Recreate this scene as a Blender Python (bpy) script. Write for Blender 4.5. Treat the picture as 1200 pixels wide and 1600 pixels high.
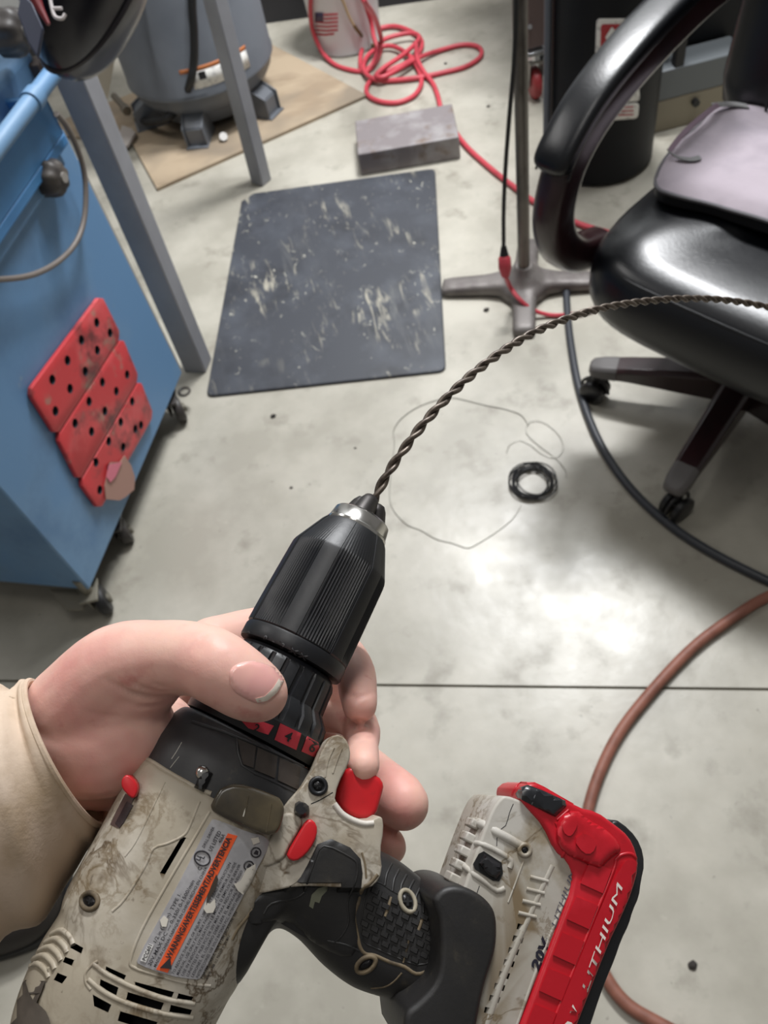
import bpy, bmesh, math, random
import numpy as np
from mathutils import Vector, Matrix
from mathutils.bvhtree import BVHTree
from mathutils.geometry import delaunay_2d_cdt

for o in list(bpy.data.objects):
    bpy.data.objects.remove(o)
random.seed(7)
S = bpy.context.scene
COL = S.collection
PI = math.pi

# ------------------------------------------------------------------ camera
FPX = 1280.0
CAM = Vector((0, 0, 1.5))
_d = Vector((233.74, 906.49, FPX)).normalized()
_up = -_d
_Y = (Vector((0, 0, 1)) - _up * _up.z).normalized()
_X = _Y.cross(_up)
RW = Matrix((_X, _Y, _up))            # camera (x right, y down, z forward) -> world
cam_data = bpy.data.cameras.new('camera')
cam = bpy.data.objects.new('camera', cam_data)
COL.objects.link(cam)
rx, ry, rz = RW @ Vector((1, 0, 0)), RW @ Vector((0, -1, 0)), RW @ Vector((0, 0, -1))
cam.matrix_world = Matrix(((rx.x, ry.x, rz.x, CAM.x), (rx.y, ry.y, rz.y, CAM.y), (rx.z, ry.z, rz.z, CAM.z), (0, 0, 0, 1)))
cam_data.sensor_fit = 'VERTICAL'
cam_data.sensor_height = 36
cam_data.lens = FPX / 1600 * 36
cam_data.clip_start = 0.01
cam_data.dof.use_dof = True
cam_data.dof.focus_distance = 0.275
cam_data.dof.aperture_fstop = 24
S.camera = cam

# ------------------------------------------------------------------ world, lights, exposure
S.view_settings.view_transform = 'Standard'
S.view_settings.look = 'None'
S.view_settings.gamma = 1
S.view_settings.use_curve_mapping = False
S.view_settings.exposure = -0.12
W = bpy.data.worlds.new('world'); S.world = W
W.use_nodes = True
W.node_tree.nodes['Background'].inputs[0].default_value = (1.0, 0.97, 0.93, 1)
W.node_tree.nodes['Background'].inputs[1].default_value = 0.19

def area(name, loc, target, sx, sy, power, color=(1, 1, 1)):
    l = bpy.data.lights.new(name, 'AREA'); l.shape = 'RECTANGLE'; l.size = sx; l.size_y = sy
    l.energy = power; l.color = color
    o = bpy.data.objects.new(name, l); COL.objects.link(o)
    o.location = loc
    o.rotation_euler = (Vector(target) - Vector(loc)).to_track_quat('-Z', 'Y').to_euler()
    return o
area('overhead_lamp', (0.93, 2.75, 3.3), (0.9, 2.65, 0), 0.7, 0.26, 142, (0.98, 0.985, 1.0))
area('overhead_lamp', (1.12, 2.15, 3.2), (1.1, 2.1, 0), 0.7, 0.3, 54, (0.95, 0.975, 1.0))
area('overhead_lamp', (0.1, 0.5, 3.6), (0, 0.6, 0.5), 1.2, 0.5, 14, (1.0, 0.97, 0.93))  # unseen fill lamp, added to light the drill and hand
area('overhead_lamp', (-2.2, 2.6, 4.0), (-1.2, 2.2, 0), 1.4, 0.6, 34, (1.0, 0.98, 0.96))

# ------------------------------------------------------------------ helpers: pixels to places
def ray(px, py):
    return RW @ Vector((px - 600, py - 800, FPX))
def F(px, py, z=0.0):
    v = ray(px, py); t = (z - CAM.z) / v.z
    return CAM + v * t
def PLN(px, py, p, n):
    v = ray(px, py); p = Vector(p); n = Vector(n)
    return CAM + v * ((p - CAM).dot(n) / v.dot(n))
def AT(px, py, d):
    return CAM + ray(px, py) * (d / FPX)

# ------------------------------------------------------------------ helpers: materials
def rgb(c):
    return tuple(((x / 255) / 12.92 if x / 255 <= .04045 else ((x / 255 + .055) / 1.055) ** 2.4) for x in c) + (1,)
MATS = {}
def mat(name, col, rough=.5, metal=0, var=None, bump=None, coat=0, sss=0, spec=.5, alpha=1, rvar=None, dirt=None, trans=0, veins=None):
    """var = list of (colour, scale, lo, hi, detail); bump = (scale, strength, detail); dirt adds brown in crevices"""
    if name in MATS: return MATS[name]
    m = bpy.data.materials.new(name); m.use_nodes = True
    nt = m.node_tree; N = nt.nodes; L = nt.links
    b = N['Principled BSDF']
    b.inputs['Base Color'].default_value = rgb(col)
    b.inputs['Roughness'].default_value = rough
    b.inputs['Metallic'].default_value = metal
    b.inputs['Specular IOR Level'].default_value = spec
    b.inputs['Coat Weight'].default_value = coat
    b.inputs['Coat Roughness'].default_value = .15
    b.inputs['Transmission Weight'].default_value = trans
    if sss:
        b.inputs['Subsurface Weight'].default_value = sss
        b.inputs['Subsurface Radius'].default_value = (.01, .004, .002)
        b.inputs['Subsurface Scale'].default_value = .35
    tc = N.new('ShaderNodeTexCoord')
    prev = None
    def noise(scale, detail, stretch=None, rough_=.6):
        n = N.new('ShaderNodeTexNoise'); n.inputs['Scale'].default_value = scale
        n.inputs['Detail'].default_value = detail; n.inputs['Roughness'].default_value = rough_
        if stretch:
            mp = N.new('ShaderNodeMapping'); mp.inputs['Scale'].default_value = stretch
            L.new(tc.outputs['Object'], mp.inputs[0]); L.new(mp.outputs[0], n.inputs['Vector'])
        else:
            L.new(tc.outputs['Object'], n.inputs['Vector'])
        return n
    for v in (var or []):
        c2, sc, lo, hi, det = v[:5]
        st = v[5] if len(v) > 5 else None
        n = noise(sc, det, st)
        r = N.new('ShaderNodeMapRange'); r.inputs['From Min'].default_value = lo; r.inputs['From Max'].default_value = hi
        L.new(n.outputs['Fac'], r.inputs['Value'])
        mx = N.new('ShaderNodeMix'); mx.data_type = 'RGBA'
        L.new(r.outputs[0], mx.inputs[0])
        if prev is None: mx.inputs[6].default_value = rgb(col)
        else: L.new(prev, mx.inputs[6])
        mx.inputs[7].default_value = rgb(c2)
        prev = mx.outputs[2]
    for vc, vs, vw, ms, mlo, mhi in (veins or []):
        n = noise(vs, 5, None, .62); n.inputs['Distortion'].default_value = .6
        sb = N.new('ShaderNodeMath'); sb.operation = 'SUBTRACT'; sb.inputs[1].default_value = .5; L.new(n.outputs['Fac'], sb.inputs[0])
        ab = N.new('ShaderNodeMath'); ab.operation = 'ABSOLUTE'; L.new(sb.outputs[0], ab.inputs[0])
        r = N.new('ShaderNodeMapRange'); r.inputs['From Min'].default_value = 0; r.inputs['From Max'].default_value = vw
        r.inputs['To Min'].default_value = 1; r.inputs['To Max'].default_value = 0; L.new(ab.outputs[0], r.inputs['Value'])
        n2 = noise(ms, 2); r2 = N.new('ShaderNodeMapRange'); r2.inputs['From Min'].default_value = mlo; r2.inputs['From Max'].default_value = mhi
        L.new(n2.outputs['Fac'], r2.inputs['Value'])
        mu = N.new('ShaderNodeMath'); mu.operation = 'MULTIPLY'; L.new(r.outputs[0], mu.inputs[0]); L.new(r2.outputs[0], mu.inputs[1])
        mx = N.new('ShaderNodeMix'); mx.data_type = 'RGBA'; L.new(mu.outputs[0], mx.inputs[0])
        if prev is None: mx.inputs[6].default_value = rgb(col)
        else: L.new(prev, mx.inputs[6])
        mx.inputs[7].default_value = rgb(vc); prev = mx.outputs[2]
    if dirt:
        g = N.new('ShaderNodeNewGeometry')
        r = N.new('ShaderNodeMapRange'); r.inputs['From Min'].default_value = dirt[1]; r.inputs['From Max'].default_value = dirt[2]
        L.new(g.outputs['Pointiness'], r.inputs['Value'])
        mx = N.new('ShaderNodeMix'); mx.data_type = 'RGBA'
        L.new(r.outputs[0], mx.inputs[0])
        if prev is None: mx.inputs[6].default_value = rgb(col)
        else: L.new(prev, mx.inputs[6])
        mx.inputs[7].default_value = rgb(dirt[0]); prev = mx.outputs[2]
    if prev is not None: L.new(prev, b.inputs['Base Color'])
    if rvar:
        n = noise(rvar[0], 4); r = N.new('ShaderNodeMapRange')
        r.inputs['From Min'].default_value = .3; r.inputs['From Max'].default_value = .7
        r.inputs['To Min'].default_value = rvar[1]; r.inputs['To Max'].default_value = rvar[2]
        L.new(n.outputs['Fac'], r.inputs['Value']); L.new(r.outputs[0], b.inputs['Roughness'])
    if bump:
        hs = None
        for bb in (bump if isinstance(bump, list) else [bump]):
            n = noise(bb[0], bb[2] if len(bb) > 2 else 4, bb[4] if len(bb) > 4 else None)
            bp = N.new('ShaderNodeBump'); bp.inputs['Strength'].default_value = bb[1]
            bp.inputs['Distance'].default_value = bb[3] if len(bb) > 3 else .001
            L.new(n.outputs['Fac'], bp.inputs['Height'])
            if hs is not None: L.new(hs, bp.inputs['Normal'])
            hs = bp.outputs[0]
        L.new(hs, b.inputs['Normal'])
    MATS[name] = m
    return m

# ------------------------------------------------------------------ helpers: geometry
def spow(v, e):
    return math.copysign(abs(v) ** e, v)
def catmull(pts, n=8, closed=False):
    P = [Vector(p) for p in pts]; out = []
    m = len(P); rng = range(m if closed else m - 1)
    for i in rng:
        p0 = P[(i - 1) % m] if closed or i > 0 else P[0] * 2 - P[1]
        p1 = P[i]; p2 = P[(i + 1) % m]
        p3 = P[(i + 2) % m] if closed or i + 2 < m else P[-1] * 2 - P[-2]
        for k in range(n):
            t = k / n
            out.append(.5 * ((2 * p1) + (-p0 + p2) * t + (2 * p0 - 5 * p1 + 4 * p2 - p3) * t * t + (-p0 + 3 * p1 - 3 * p2 + p3) * t ** 3))
    if not closed: out.append(P[-1].copy())
    return out
def chaikin(pts, it=2, closed=True):
    P = [Vector(p) for p in pts]
    for _ in range(it):
        q = []
        n = len(P)
        for i in range(n if closed else n - 1):
            a, b = P[i], P[(i + 1) % n]
            q += [a * .75 + b * .25, a * .25 + b * .75]
        P = q
    return P
class G:
    def __init__(s): s.v = []; s.f = []
    def add(s, v, f):
        o = len(s.v); s.v += [Vector(p) for p in v]; s.f += [tuple(i + o for i in q) for q in f]; return s
    def box(s, c, h, M=None):
        c = Vector(c); v = []
        for x in (-1, 1):
            for y in (-1, 1):
                for z in (-1, 1):
                    p = Vector((x * h[0], y * h[1], z * h[2]))
                    v.append(c + (M @ p if M else p))
        return s.add(v, [(0, 1, 3, 2), (4, 6, 7, 5), (0, 4, 5, 1), (2, 3, 7, 6), (0, 2, 6, 4), (1, 5, 7, 3)])
    def rings(s, R, cap=True, closed=False):
        n = len(R[0]); v = [p for r in R for p in r]; f = []
        m = len(R)
        for i in range(m if closed else m - 1):
            for k in range(n):
                a = i * n + k; b = i * n + (k + 1) % n; j = (i + 1) % m
                f.append((a, b, j * n + (k + 1) % n, j * n + k))
        if cap and not closed:
            f.append(tuple(reversed(range(n)))); f.append(tuple(range((m - 1) * n, m * n)))
        return s.add(v, f)
    def cyl(s, a, b, r1, r2=None, n=24):
        a, b = Vector(a), Vector(b); r2 = r1 if r2 is None else r2
        d = (b - a).normalized(); u = d.orthogonal().normalized(); w = d.cross(u)
        R = [[p + (u * math.cos(t) + w * math.sin(t)) * r for t in [2 * PI * k / n for k in range(n)]] for p, r in ((a, r1), (b, r2))]
        return s.rings(R)
    def lathe(s, a, axis, prof, n=48, mod=None):
        """prof = [(t, r)] along axis from a"""
        a = Vector(a); d = Vector(axis).normalized(); u = d.orthogonal().normalized(); w = d.cross(u)
        R = [[a + d * t + (u * math.cos(q) + w * math.sin(q)) * (r if not mod else mod(t, r, q)) for q in [2 * PI * k / n for k in range(n)]] for t, r in prof]
        return s.rings(R)
    def tube(s, pts, r, n=10, closed=False, ww=None):
        P = [Vector(p) for p in pts]; R = []
        u = None
        for i, p in enumerate(P):
            a = P[i - 1] if (i > 0 or closed) else p; b = P[(i + 1) % len(P)] if (i < len(P) - 1 or closed) else p
            d = (b - a).normalized()
            if u is None: u = d.orthogonal().normalized()
            u = (u - d * u.dot(d)).normalized(); w = d.cross(u)
            rr = r(i / (len(P) - 1)) if callable(r) else r
            R.append([p + (u * math.cos(t) + w * math.sin(t)) * rr for t in [2 * PI * k / n for k in range(n)]])
        return s.rings(R, closed=closed)
    def sweep(s, pts, side, hw, hh, e=.5, n=20, off=0):
        """superellipse section swept along pts; side = fixed width axis"""
        P = [Vector(p) for p in pts]; side = Vector(side).normalized(); R = []
        for i, p in enumerate(P):
            d = (P[min(i + 1, len(P) - 1)] - P[max(i - 1, 0)]).normalized()
            up = side.cross(d).normalized()
            t_ = i / (len(P) - 1)
            w = hw(t_) if callable(hw) else hw; h = hh(t_) if callable(hh) else hh
            R.append([p + up * off + side * w * spow(math.cos(t), e) + up * h * spow(math.sin(t), e) for t in [2 * PI * k / n for k in range(n)]])
        return s.rings(R)
    def ball(s, c, r, M=None, e=1.0, n=24, m=14):
        c = Vector(c); r = r if hasattr(r, '__len__') else (r, r, r)
        R = []
        for i in range(m + 1):
            ph = -PI / 2 + PI * (i + (.02 if i == 0 else -.02 if i == m else 0)) / m
            ring = []
            for k in range(n):
                t = 2 * PI * k / n
                p = Vector((r[0] * spow(math.cos(ph), e) * spow(math.cos(t), e), r[1] * spow(math.cos(ph), e) * spow(math.sin(t), e), r[2] * spow(math.sin(ph), e)))
                ring.append(c + (M @ p if M else p))
            R.append(ring)
        return s.rings(R)
    def prism(s, poly, off):
        n = len(poly); P = [Vector(p) for p in poly]; off = Vector(off)
        return s.add(P + [p + off for p in P], [tuple(reversed(range(n))), tuple(range(n, 2 * n))] + [(i, (i + 1) % n, n + (i + 1) % n, n + i) for i in range(n)])
def fixed(me):
    bm = bmesh.new(); bm.from_mesh(me); bmesh.ops.recalc_face_normals(bm, faces=bm.faces); bm.to_mesh(me); bm.free()
RM = {}
def tag(o, label, cat=None, group=None, kind=None):
    if label: o['label'] = label
    if cat: o['category'] = cat
    if group: o['group'] = group
    if kind: o['kind'] = kind
    return o
def root(name, label, cat, loc=(0, 0, 0), M=None, group=None):
    o = bpy.data.objects.new(name, None); COL.objects.link(o); o.empty_display_size = .05
    m = Matrix.Translation(Vector(loc)) @ (M.to_4x4() if M else Matrix.Identity(4))
    o.matrix_world = m; RM[o.name] = m
    return tag(o, label, cat, group)
def base_root(o):
    while o.name not in RM: o = o.parent
    return o
def mk(name, g, m, parent=None, world=True, smooth=40, bevel=0, sub=0, label=None, cat=None, group=None, kind=None, solid=0, segs=2):
    """make ONE mesh object; vertices in world space are moved into the parent's space. Top-level meshes get their origin at their base"""
    me = bpy.data.meshes.new(name)
    V = g.v
    loc = None
    if parent is not None:
        if world:
            inv = RM[base_root(parent).name].inverted()
            V = [inv @ p for p in V]
    else:
        c = sum(V, Vector()) / len(V); loc = Vector((c.x, c.y, min(p.z for p in V)))
        V = [p - loc for p in V]
    me.from_pydata([tuple(p) for p in V], [], g.f)
    fixed(me)
    if smooth:
        me.shade_smooth()
        if smooth < 180: me.set_sharp_from_angle(angle=math.radians(smooth))
    o = bpy.data.objects.new(name, me); COL.objects.link(o)
    if parent is not None: o.parent = parent
    else: o.location = loc; RM[o.name] = Matrix.Translation(loc)
    me.materials.append(m)
    if bevel:
        b = o.modifiers.new('bevel', 'BEVEL'); b.width = bevel; b.segments = segs; b.limit_method = 'ANGLE'; b.angle_limit = math.radians(35)
        b.harden_normals = False
    if sub:
        b = o.modifiers.new('sub', 'SUBSURF'); b.levels = sub; b.render_levels = sub
    if solid:
        b = o.modifiers.new('solid', 'SOLIDIFY'); b.thickness = solid; b.offset = -1
    return tag(o, label, cat, group, kind)
def bake(o):
    """turn the modifiers into plain mesh data"""
    dg = bpy.context.evaluated_depsgraph_get(); dg.update()
    me = bpy.data.meshes.new_from_object(o.evaluated_get(dg))
    o.modifiers.clear(); o.data = me
    return o
def inpoly(x, y, P):
    c = False; n = len(P)
    for i in range(n):
        x1, y1 = P[i][0], P[i][1]; x2, y2 = P[i - 1][0], P[i - 1][1]
        if (y1 > y) != (y2 > y) and x < (x2 - x1) * (y - y1) / (y2 - y1) + x1: c = not c
    return c
def fill(poly, s):
    """triangulated polygon with inner grid points, spacing s -> verts2d, faces, boundary count"""
    P = [Vector((p[0], p[1])) for p in poly]
    # resample boundary
    B = []
    for i in range(len(P)):
        a, b = P[i], P[(i + 1) % len(P)]
        k = max(1, int((b - a).length / s))
        for j in range(k): B.append(a.lerp(b, j / k))
    x0, x1 = min(p.x for p in B), max(p.x for p in B); y0, y1 = min(p.y for p in B), max(p.y for p in B)
    I = []
    y = y0 + s * .5
    while y < y1:
        x = x0 + s * .5
        while x < x1:
            if inpoly(x, y, B) and min((q - Vector((x, y))).length for q in B) > s * .45: I.append(Vector((x, y)))
            x += s
        y += s
    n = len(B)
    r = delaunay_2d_cdt(B + I, [(i, (i + 1) % n) for i in range(n)], [tuple(range(n))], 1, 1e-6)
    return r[0], r[2], n, B
# ================================================================== SETTING
conc = mat('concrete', (160, 156, 144), .42, var=[((182, 178, 166), 3.2, .42, .62, 6), ((136, 131, 119), 9, .56, .74, 8), ((184, 180, 168), 30, .66, .85, 4), ((124, 120, 110), 60, .70, .80, 3)],
           bump=[(40, .10, 6, .004), (6, .08, 3, .01)], rvar=(9, .28, .45), spec=.5)
dark_groove = mat('joint_filler', (104, 98, 84), .9)
jA, jB = F(0, 1064), F(1200, 1077)
jd = (jB - jA); jd.z = 0; jd.normalize(); jn = Vector((-jd.y, jd.x, 0))
jc = (jA + jB) / 2
g = G(); w = .0028
a0, a1 = jc - jd * 9, jc + jd * 9
z = Vector((0, 0, 1))
pf = [a0 + jn * w, a1 + jn * w, a1 + jn * 12, a0 + jn * 12]
pn = [a0 - jn * 12, a1 - jn * 12, a1 - jn * w, a0 - jn * w]
gr = [a0 + jn * w - z * .006, a1 + jn * w - z * .006, a1 - jn * w - z * .006, a0 - jn * w - z * .006]
g.add(pf, [(0, 1, 2, 3)]); g.add(pn, [(0, 1, 2, 3)])
g.add([pf[0], pf[1], gr[1], gr[0]], [(0, 1, 2, 3)]); g.add([pn[3], pn[2], gr[2], gr[3]], [(0, 1, 2, 3)])
fo = mk('floor', g, conc, kind='structure', smooth=0)
g = G().add([gr[0] , gr[1], gr[2], gr[3]], [(0, 1, 2, 3)])
mk('joint_strip', G().add([p + z * .001 for p in gr], [(0, 1, 2, 3)]), dark_groove, parent=fo, smooth=0)
wA, wB = F(408, 36), F(660, 0)
wd = (wB - wA); wd.z = 0; wd.normalize(); wn = Vector((-wd.y, wd.x, 0))
wc = (wA + wB) / 2
mk('wall_back', G().prism([wc - wd * 6, wc + wd * 6, wc + wd * 6 + wn * .12, wc - wd * 6 + wn * .12], (0, 0, 3.6)), mat('wall_paint', (196, 198, 198), .7, bump=(60, .05)), kind='structure', smooth=0)
mk('baseboard_back', G().prism([wc - wd * 6 - wn * .012, wc + wd * 6 - wn * .012, wc + wd * 6 + wn * .01, wc - wd * 6 + wn * .01], (0, 0, .105)), mat('baseboard_vinyl', (38, 38, 42), .5), kind='structure', smooth=0)

def fpath(pts, z=0.0, n=6, closed=False):
    return catmull([F(p[0], p[1], p[2] if len(p) > 2 else z) for p in pts], n, closed)

# ================================================================== FLOOR ITEMS
rubber = mat('mat_rubber', (56, 59, 66), .5, var=[((40, 42, 48), 5, .5, .66, 5), ((72, 76, 84), 7, .48, .7, 4)], bump=(180, .25, 4, .001))
# worn mat with scuffs
m = rubber; nt = m.node_tree; N = nt.nodes; L = nt.links
bs = N['Principled BSDF']; src = bs.inputs['Base Color'].links[0].from_socket
tc = N.new('ShaderNodeTexCoord')
def scuff(scale, st, lo, hi, src, c, mscale=2.0, mlo=.45, mhi=.6):
    mp = N.new('ShaderNodeMapping'); mp.inputs['Scale'].default_value = st; mp.inputs['Rotation'].default_value = (0, 0, .1)
    n = N.new('ShaderNodeTexNoise'); n.inputs['Scale'].default_value = scale; n.inputs['Detail'].default_value = 4; n.inputs['Roughness'].default_value = .65; n.inputs['Distortion'].default_value = .8
    L.new(tc.outputs['Object'], mp.inputs[0]); L.new(mp.outputs[0], n.inputs['Vector'])
    r = N.new('ShaderNodeMapRange'); r.inputs['From Min'].default_value = lo; r.inputs['From Max'].default_value = hi
    n2 = N.new('ShaderNodeTexNoise'); n2.inputs['Scale'].default_value = mscale * 2.2; n2.inputs['Detail'].default_value = 2
    L.new(tc.outputs['Object'], n2.inputs['Vector'])
    r2 = N.new('ShaderNodeMapRange'); r2.inputs['From Min'].default_value = mlo; r2.inputs['From Max'].default_value = mhi
    L.new(n2.outputs['Fac'], r2.inputs['Value'])
    mu = N.new('ShaderNodeMath'); mu.operation = 'MULTIPLY'
    L.new(n.outputs['Fac'], r.inputs['Value']); L.new(r.outputs[0], mu.inputs[0]); L.new(r2.outputs[0], mu.inputs[1])
    mx = N.new('ShaderNodeMix'); mx.data_type = 'RGBA'
    L.new(mu.outputs[0], mx.inputs[0]); L.new(src, mx.inputs[6]); mx.inputs[7].default_value = rgb(c)
    return mx.outputs[2]
src = scuff(16, (2.6, .45, 1), .56, .66, src, (156, 152, 138), 2.0, .46, .6)
src = scuff(45, (1.3, .8, 1), .63, .70, src, (186, 184, 170), 2.5, .4, .55)
src = scuff(5, (3.0, .5, 1), .55, .75, src, (88, 90, 92), 2.0, .4, .6)
L.new(src, bs.inputs['Base Color'])
q = [(378, 318), (397, 305), (680, 266), (697, 582), (323, 622)]
pts = [F(*p) for p in q]
rc = []
for i, p in enumerate(pts):
    if i < 2: rc.append(p); continue
    a = (pts[i - 1] - p).normalized(); b = (pts[(i + 1) % 5] - p).normalized()
    r_ = .022
    for k in range(6):
        t = k / 5
        rc.append(p + a * r_ * (1 - t) ** 2 + b * r_ * t ** 2)
mk('floor_mat', G().prism(rc, (0, 0, .008)), rubber, bevel=.003, label='dark grey rectangular floor mat with pale scuffs and one clipped corner', cat='mat')

steel_rust = mat('rusty_steel', (126, 119, 120), .55, .1, var=[((150, 146, 146), 9, .45, .62, 4), ((112, 92, 78), 13, .55, .7, 5)], bump=(30, .2, 4, .003))
b0, b1, b2, b3 = F(565, 275), F(720, 248), F(690, 172, .075), F(557, 192, .075)
bh = .075
bl0, bl1 = Vector((b0.x, b0.y, 0)), Vector((b1.x, b1.y, 0))
bd = (bl1 - bl0); bnv = Vector((-bd.y, bd.x, 0)).normalized()
bl2 = bl1 + bnv * .20; bl3 = bl0 + bnv * .20
mk('steel_block', G().prism([bl0, bl1, bl2, bl3], (0, 0, bh)), steel_rust, bevel=.004, label='thick rusty grey steel block on the floor behind the mat', cat='block')

# plywood
ply = mat('plywood', (172, 154, 130), .75, var=[((150, 132, 110), 3, .45, .62, 6, (1, 2.5, 1)), ((132, 120, 104), 2.2, .52, .66, 3)], bump=(40, .1, 3, .001))
P_ = [F(245, 300, .012), F(575, 153, .012), F(560, 75, .012), F(420, 60, .012)]
P_ = [F(247, 299, .0), F(574, 153, .0), F(470, 40, .0) , F(170, 150, 0), F(195, 225, 0)]
c0, c1 = P_[0], P_[1]; dd = (c1 - c0).normalized(); nn = Vector((-dd.y, dd.x, 0))
mk('plywood_sheet', G().prism([c0, c1, c1 + nn * .66 - dd * .1, c0 + nn * .72 - dd * .28, F(205, 222)], (0, 0, .012)), ply, bevel=.001, label='stained tan plywood sheet lying under the grey tank', cat='board')

# ---------------- compressor tank
tank_m = mat('tank_paint', (100, 104, 110), .4, var=[((90, 94, 100), 5, .4, .7, 3)], spec=.5)
black_rub = mat('black_rubber', (22, 22, 24), .55)
tc_ = Vector((-.235, 3.09, .012))
tk = root('air_compressor', 'grey upright compressor tank on three splayed feet', 'air compressor', tc_)
TR = .262
mk('tank', G().lathe(tc_, (0, 0, 1), [(.03, .05), (.035, .12), (.052, .18), (.085, .225), (.12, .25), (.150, TR - .003), (.154, TR + .003), (.162, TR + .003), (.166, TR), (1.25, TR), (1.35, TR * .8), (1.42, TR * .4), (1.44, .02)], 72), tank_m, tk)
mk('base_ring', G().lathe(tc_, (0, 0, 1), [(.03, .185), (.035, .19), (.12, .235), (.125, .225), (.035, .175), (.03, .18)], 48), tank_m, tk)
for k, pp in enumerate([(308, 236), (425, 178), None]):
    if pp is None: d = Vector((-.95, -.1, 0)).normalized()
    else:
        d = F(*pp, .012) - tc_; d.z = 0; d.normalize()
    s_ = Vector((-d.y, d.x, 0))
    g = G()
    A = tc_ + d * .17; B = tc_ + d * .285
    # sloped channel foot: top web with two side flanges and toe
    for sg in (-1, 1):
        g.prism([A + s_ * sg * .034 + z * .125, A + s_ * sg * .034 + z * .005, B + s_ * sg * .032 + z * .0, B + s_ * sg * .032 + z * .07], s_ * sg * .006)
    g.prism([A + s_ * .034 + z * .12, B + s_ * .032 - d * .012 + z * .06, B - s_ * .032 - d * .012 + z * .06, A - s_ * .034 + z * .12], (0, 0, .006))
    g.prism([B + s_ * .03 - d * .014, B - s_ * .03 - d * .014, B - s_ * .03 - d * .014 + z * .062, B + s_ * .03 - d * .014 + z * .062], d * .006)
    g.prism([A + s_ * .04, B + s_ * .04 + d * .01, B - s_ * .04 + d * .01, A - s_ * .04], (0, 0, .006))
    g.prism([A + s_ * .1 + z * .09, A + s_ * .034 + z * .03, A - s_ * .034 + z * .03, A - s_ * .1 + z * .09, A - s_ * .1 + z * .125, A + s_ * .1 + z * .125], d * .008)
    mk('foot', g, tank_m, tk, smooth=30, bevel=.002)
lab_w = mat('label_white', (224, 222, 216), .5, var=[((190, 188, 184), 60, .55, .62, 2)])
lab_o = mat('label_orange', (196, 120, 72), .5)
def wrap_tank(name, px0, px1, z0, z1, mm, lift, slope=0):
    g = G(); R = []
    a0_ = math.atan2((px0 - tc_).y, (px0 - tc_).x); a1_ = math.atan2((px1 - tc_).y, (px1 - tc_).x)
    vs = []; n = 14
    for i in range(n + 1):
        a = a0_ + (a1_ - a0_) * i / n
        for zz in (z0, z1): vs.append(Vector((tc_.x + (TR + lift) * math.cos(a), tc_.y + (TR + lift) * math.sin(a), zz)))
    g.add(vs, [(2 * i, 2 * i + 1, 2 * i + 3, 2 * i + 2) for i in range(n)])
    return mk(name, g, mm, tk, smooth=180, solid=.0006)
def ontank(px, py):
    v = ray(px, py); o = CAM - tc_
    a = v.x ** 2 + v.y ** 2; b = 2 * (o.x * v.x + o.y * v.y); c = o.x ** 2 + o.y ** 2 - TR ** 2
    disc = b * b - 4 * a * c
    t = (-b - math.sqrt(max(disc, 0))) / (2 * a)
    return CAM + v * t
pa, pb, pc, pd = ontank(305, 140), ontank(390, 100), ontank(305, 112), ontank(380, 75)
z0_ = pa.z; z1_ = pc.z
l_ = wrap_tank('warning_label', pa, pb, z0_, z1_, lab_w, .0012)
wrap_tank('label_band', pa - (pb - pa) * .18, pb, z1_, z1_ + .014, lab_o, .0014)
dk = mat('print_black', (34, 33, 36), .6)
pm = ontank(316, 117)
mk('label_symbol', G().box(pm + Vector((0, -.003, 0)), (.012, .002, .012)), dk, tk)
mk('drain_valve', G().cyl(AT(178, 150, 3.0), AT(196, 170, 2.95), .012).cyl(AT(194, 168, 2.955), AT(199, 174, 2.94), .016), mat('brass_dull', (120, 112, 100), .4, .6), tk)
mk('bolt', G().cyl(F(349, 213, .03), F(349, 216, .015), .014), mat('bolt_bright', (190, 188, 184), .35, .5), tk)
# hose hanging in front of the tank
hp = [(312, -120, 2.55), (306, 0, 2.72), (307, 60, 2.76), (306, 100, 2.78), (300, 135, 2.79), (285, 170, 2.80), (262, 190, 2.84), (235, 192, 2.92), (215, 188, 3.0)]
def hosep(x, y, d):
    if y > 152: return AT(x, y, d)
    global TR
    TR += .016; p = ontank(x, y); TR -= .016; return p
hp = [(300, -120, 0), (300, 0, 0), (303, 50, 0), (303, 95, 0), (297, 130, 0), (284, 160, 2.83), (262, 184, 2.84), (235, 190, 2.92), (215, 186, 3.0)]
mk('rubber_hose', G().tube(catmull([hosep(*p) for p in hp], 8), .0135, 12), black_rub, label='black rubber hose hanging down in front of the grey tank', cat='hose')

# ---------------- bucket
bc = (F(497, 60) + F(595, 60)) / 2; bc = Vector((bc.x - .005, bc.y - .02, 0))
bk = root('bucket', 'white plastic bucket with a striped red print by the back wall', 'bucket', bc)
plw = mat('white_plastic', (222, 224, 226), .4)
mk('bucket_body', G().lathe(bc, (0, 0, 1), [(0, .118), (.004, .126), (.30, .146), (.31, .152), (.33, .152), (.36, .150), (.362, .146), (.03, .12), (.02, .02)], 56), plw, bk)
mk('bail_handle', G().tube([bc + Vector((.152 * math.cos(t), .152 * math.sin(t) - .02 * math.sin(t) , .325 - .09 * abs(math.sin(t)))) for t in [PI + PI * k / 16 for k in range(17)]], .003, 6), mat('wire_steel', (150, 150, 150), .35, .8), bk)
prn = mat('print_red', (176, 62, 72), .5)
def onbucket(px, py, lift=.001):
    v = ray(px, py); o = CAM - bc; r = .135
    for _ in range(4):
        a = v.x ** 2 + v.y ** 2; b = 2 * (o.x * v.x + o.y * v.y); c = o.x ** 2 + o.y ** 2 - (r + lift) ** 2
        t = (-b - math.sqrt(max(b * b - 4 * a * c, 0))) / (2 * a); p = CAM + v * t
        r = .126 + .02 * max(0, min(1, p.z / .3))
    return p
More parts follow.
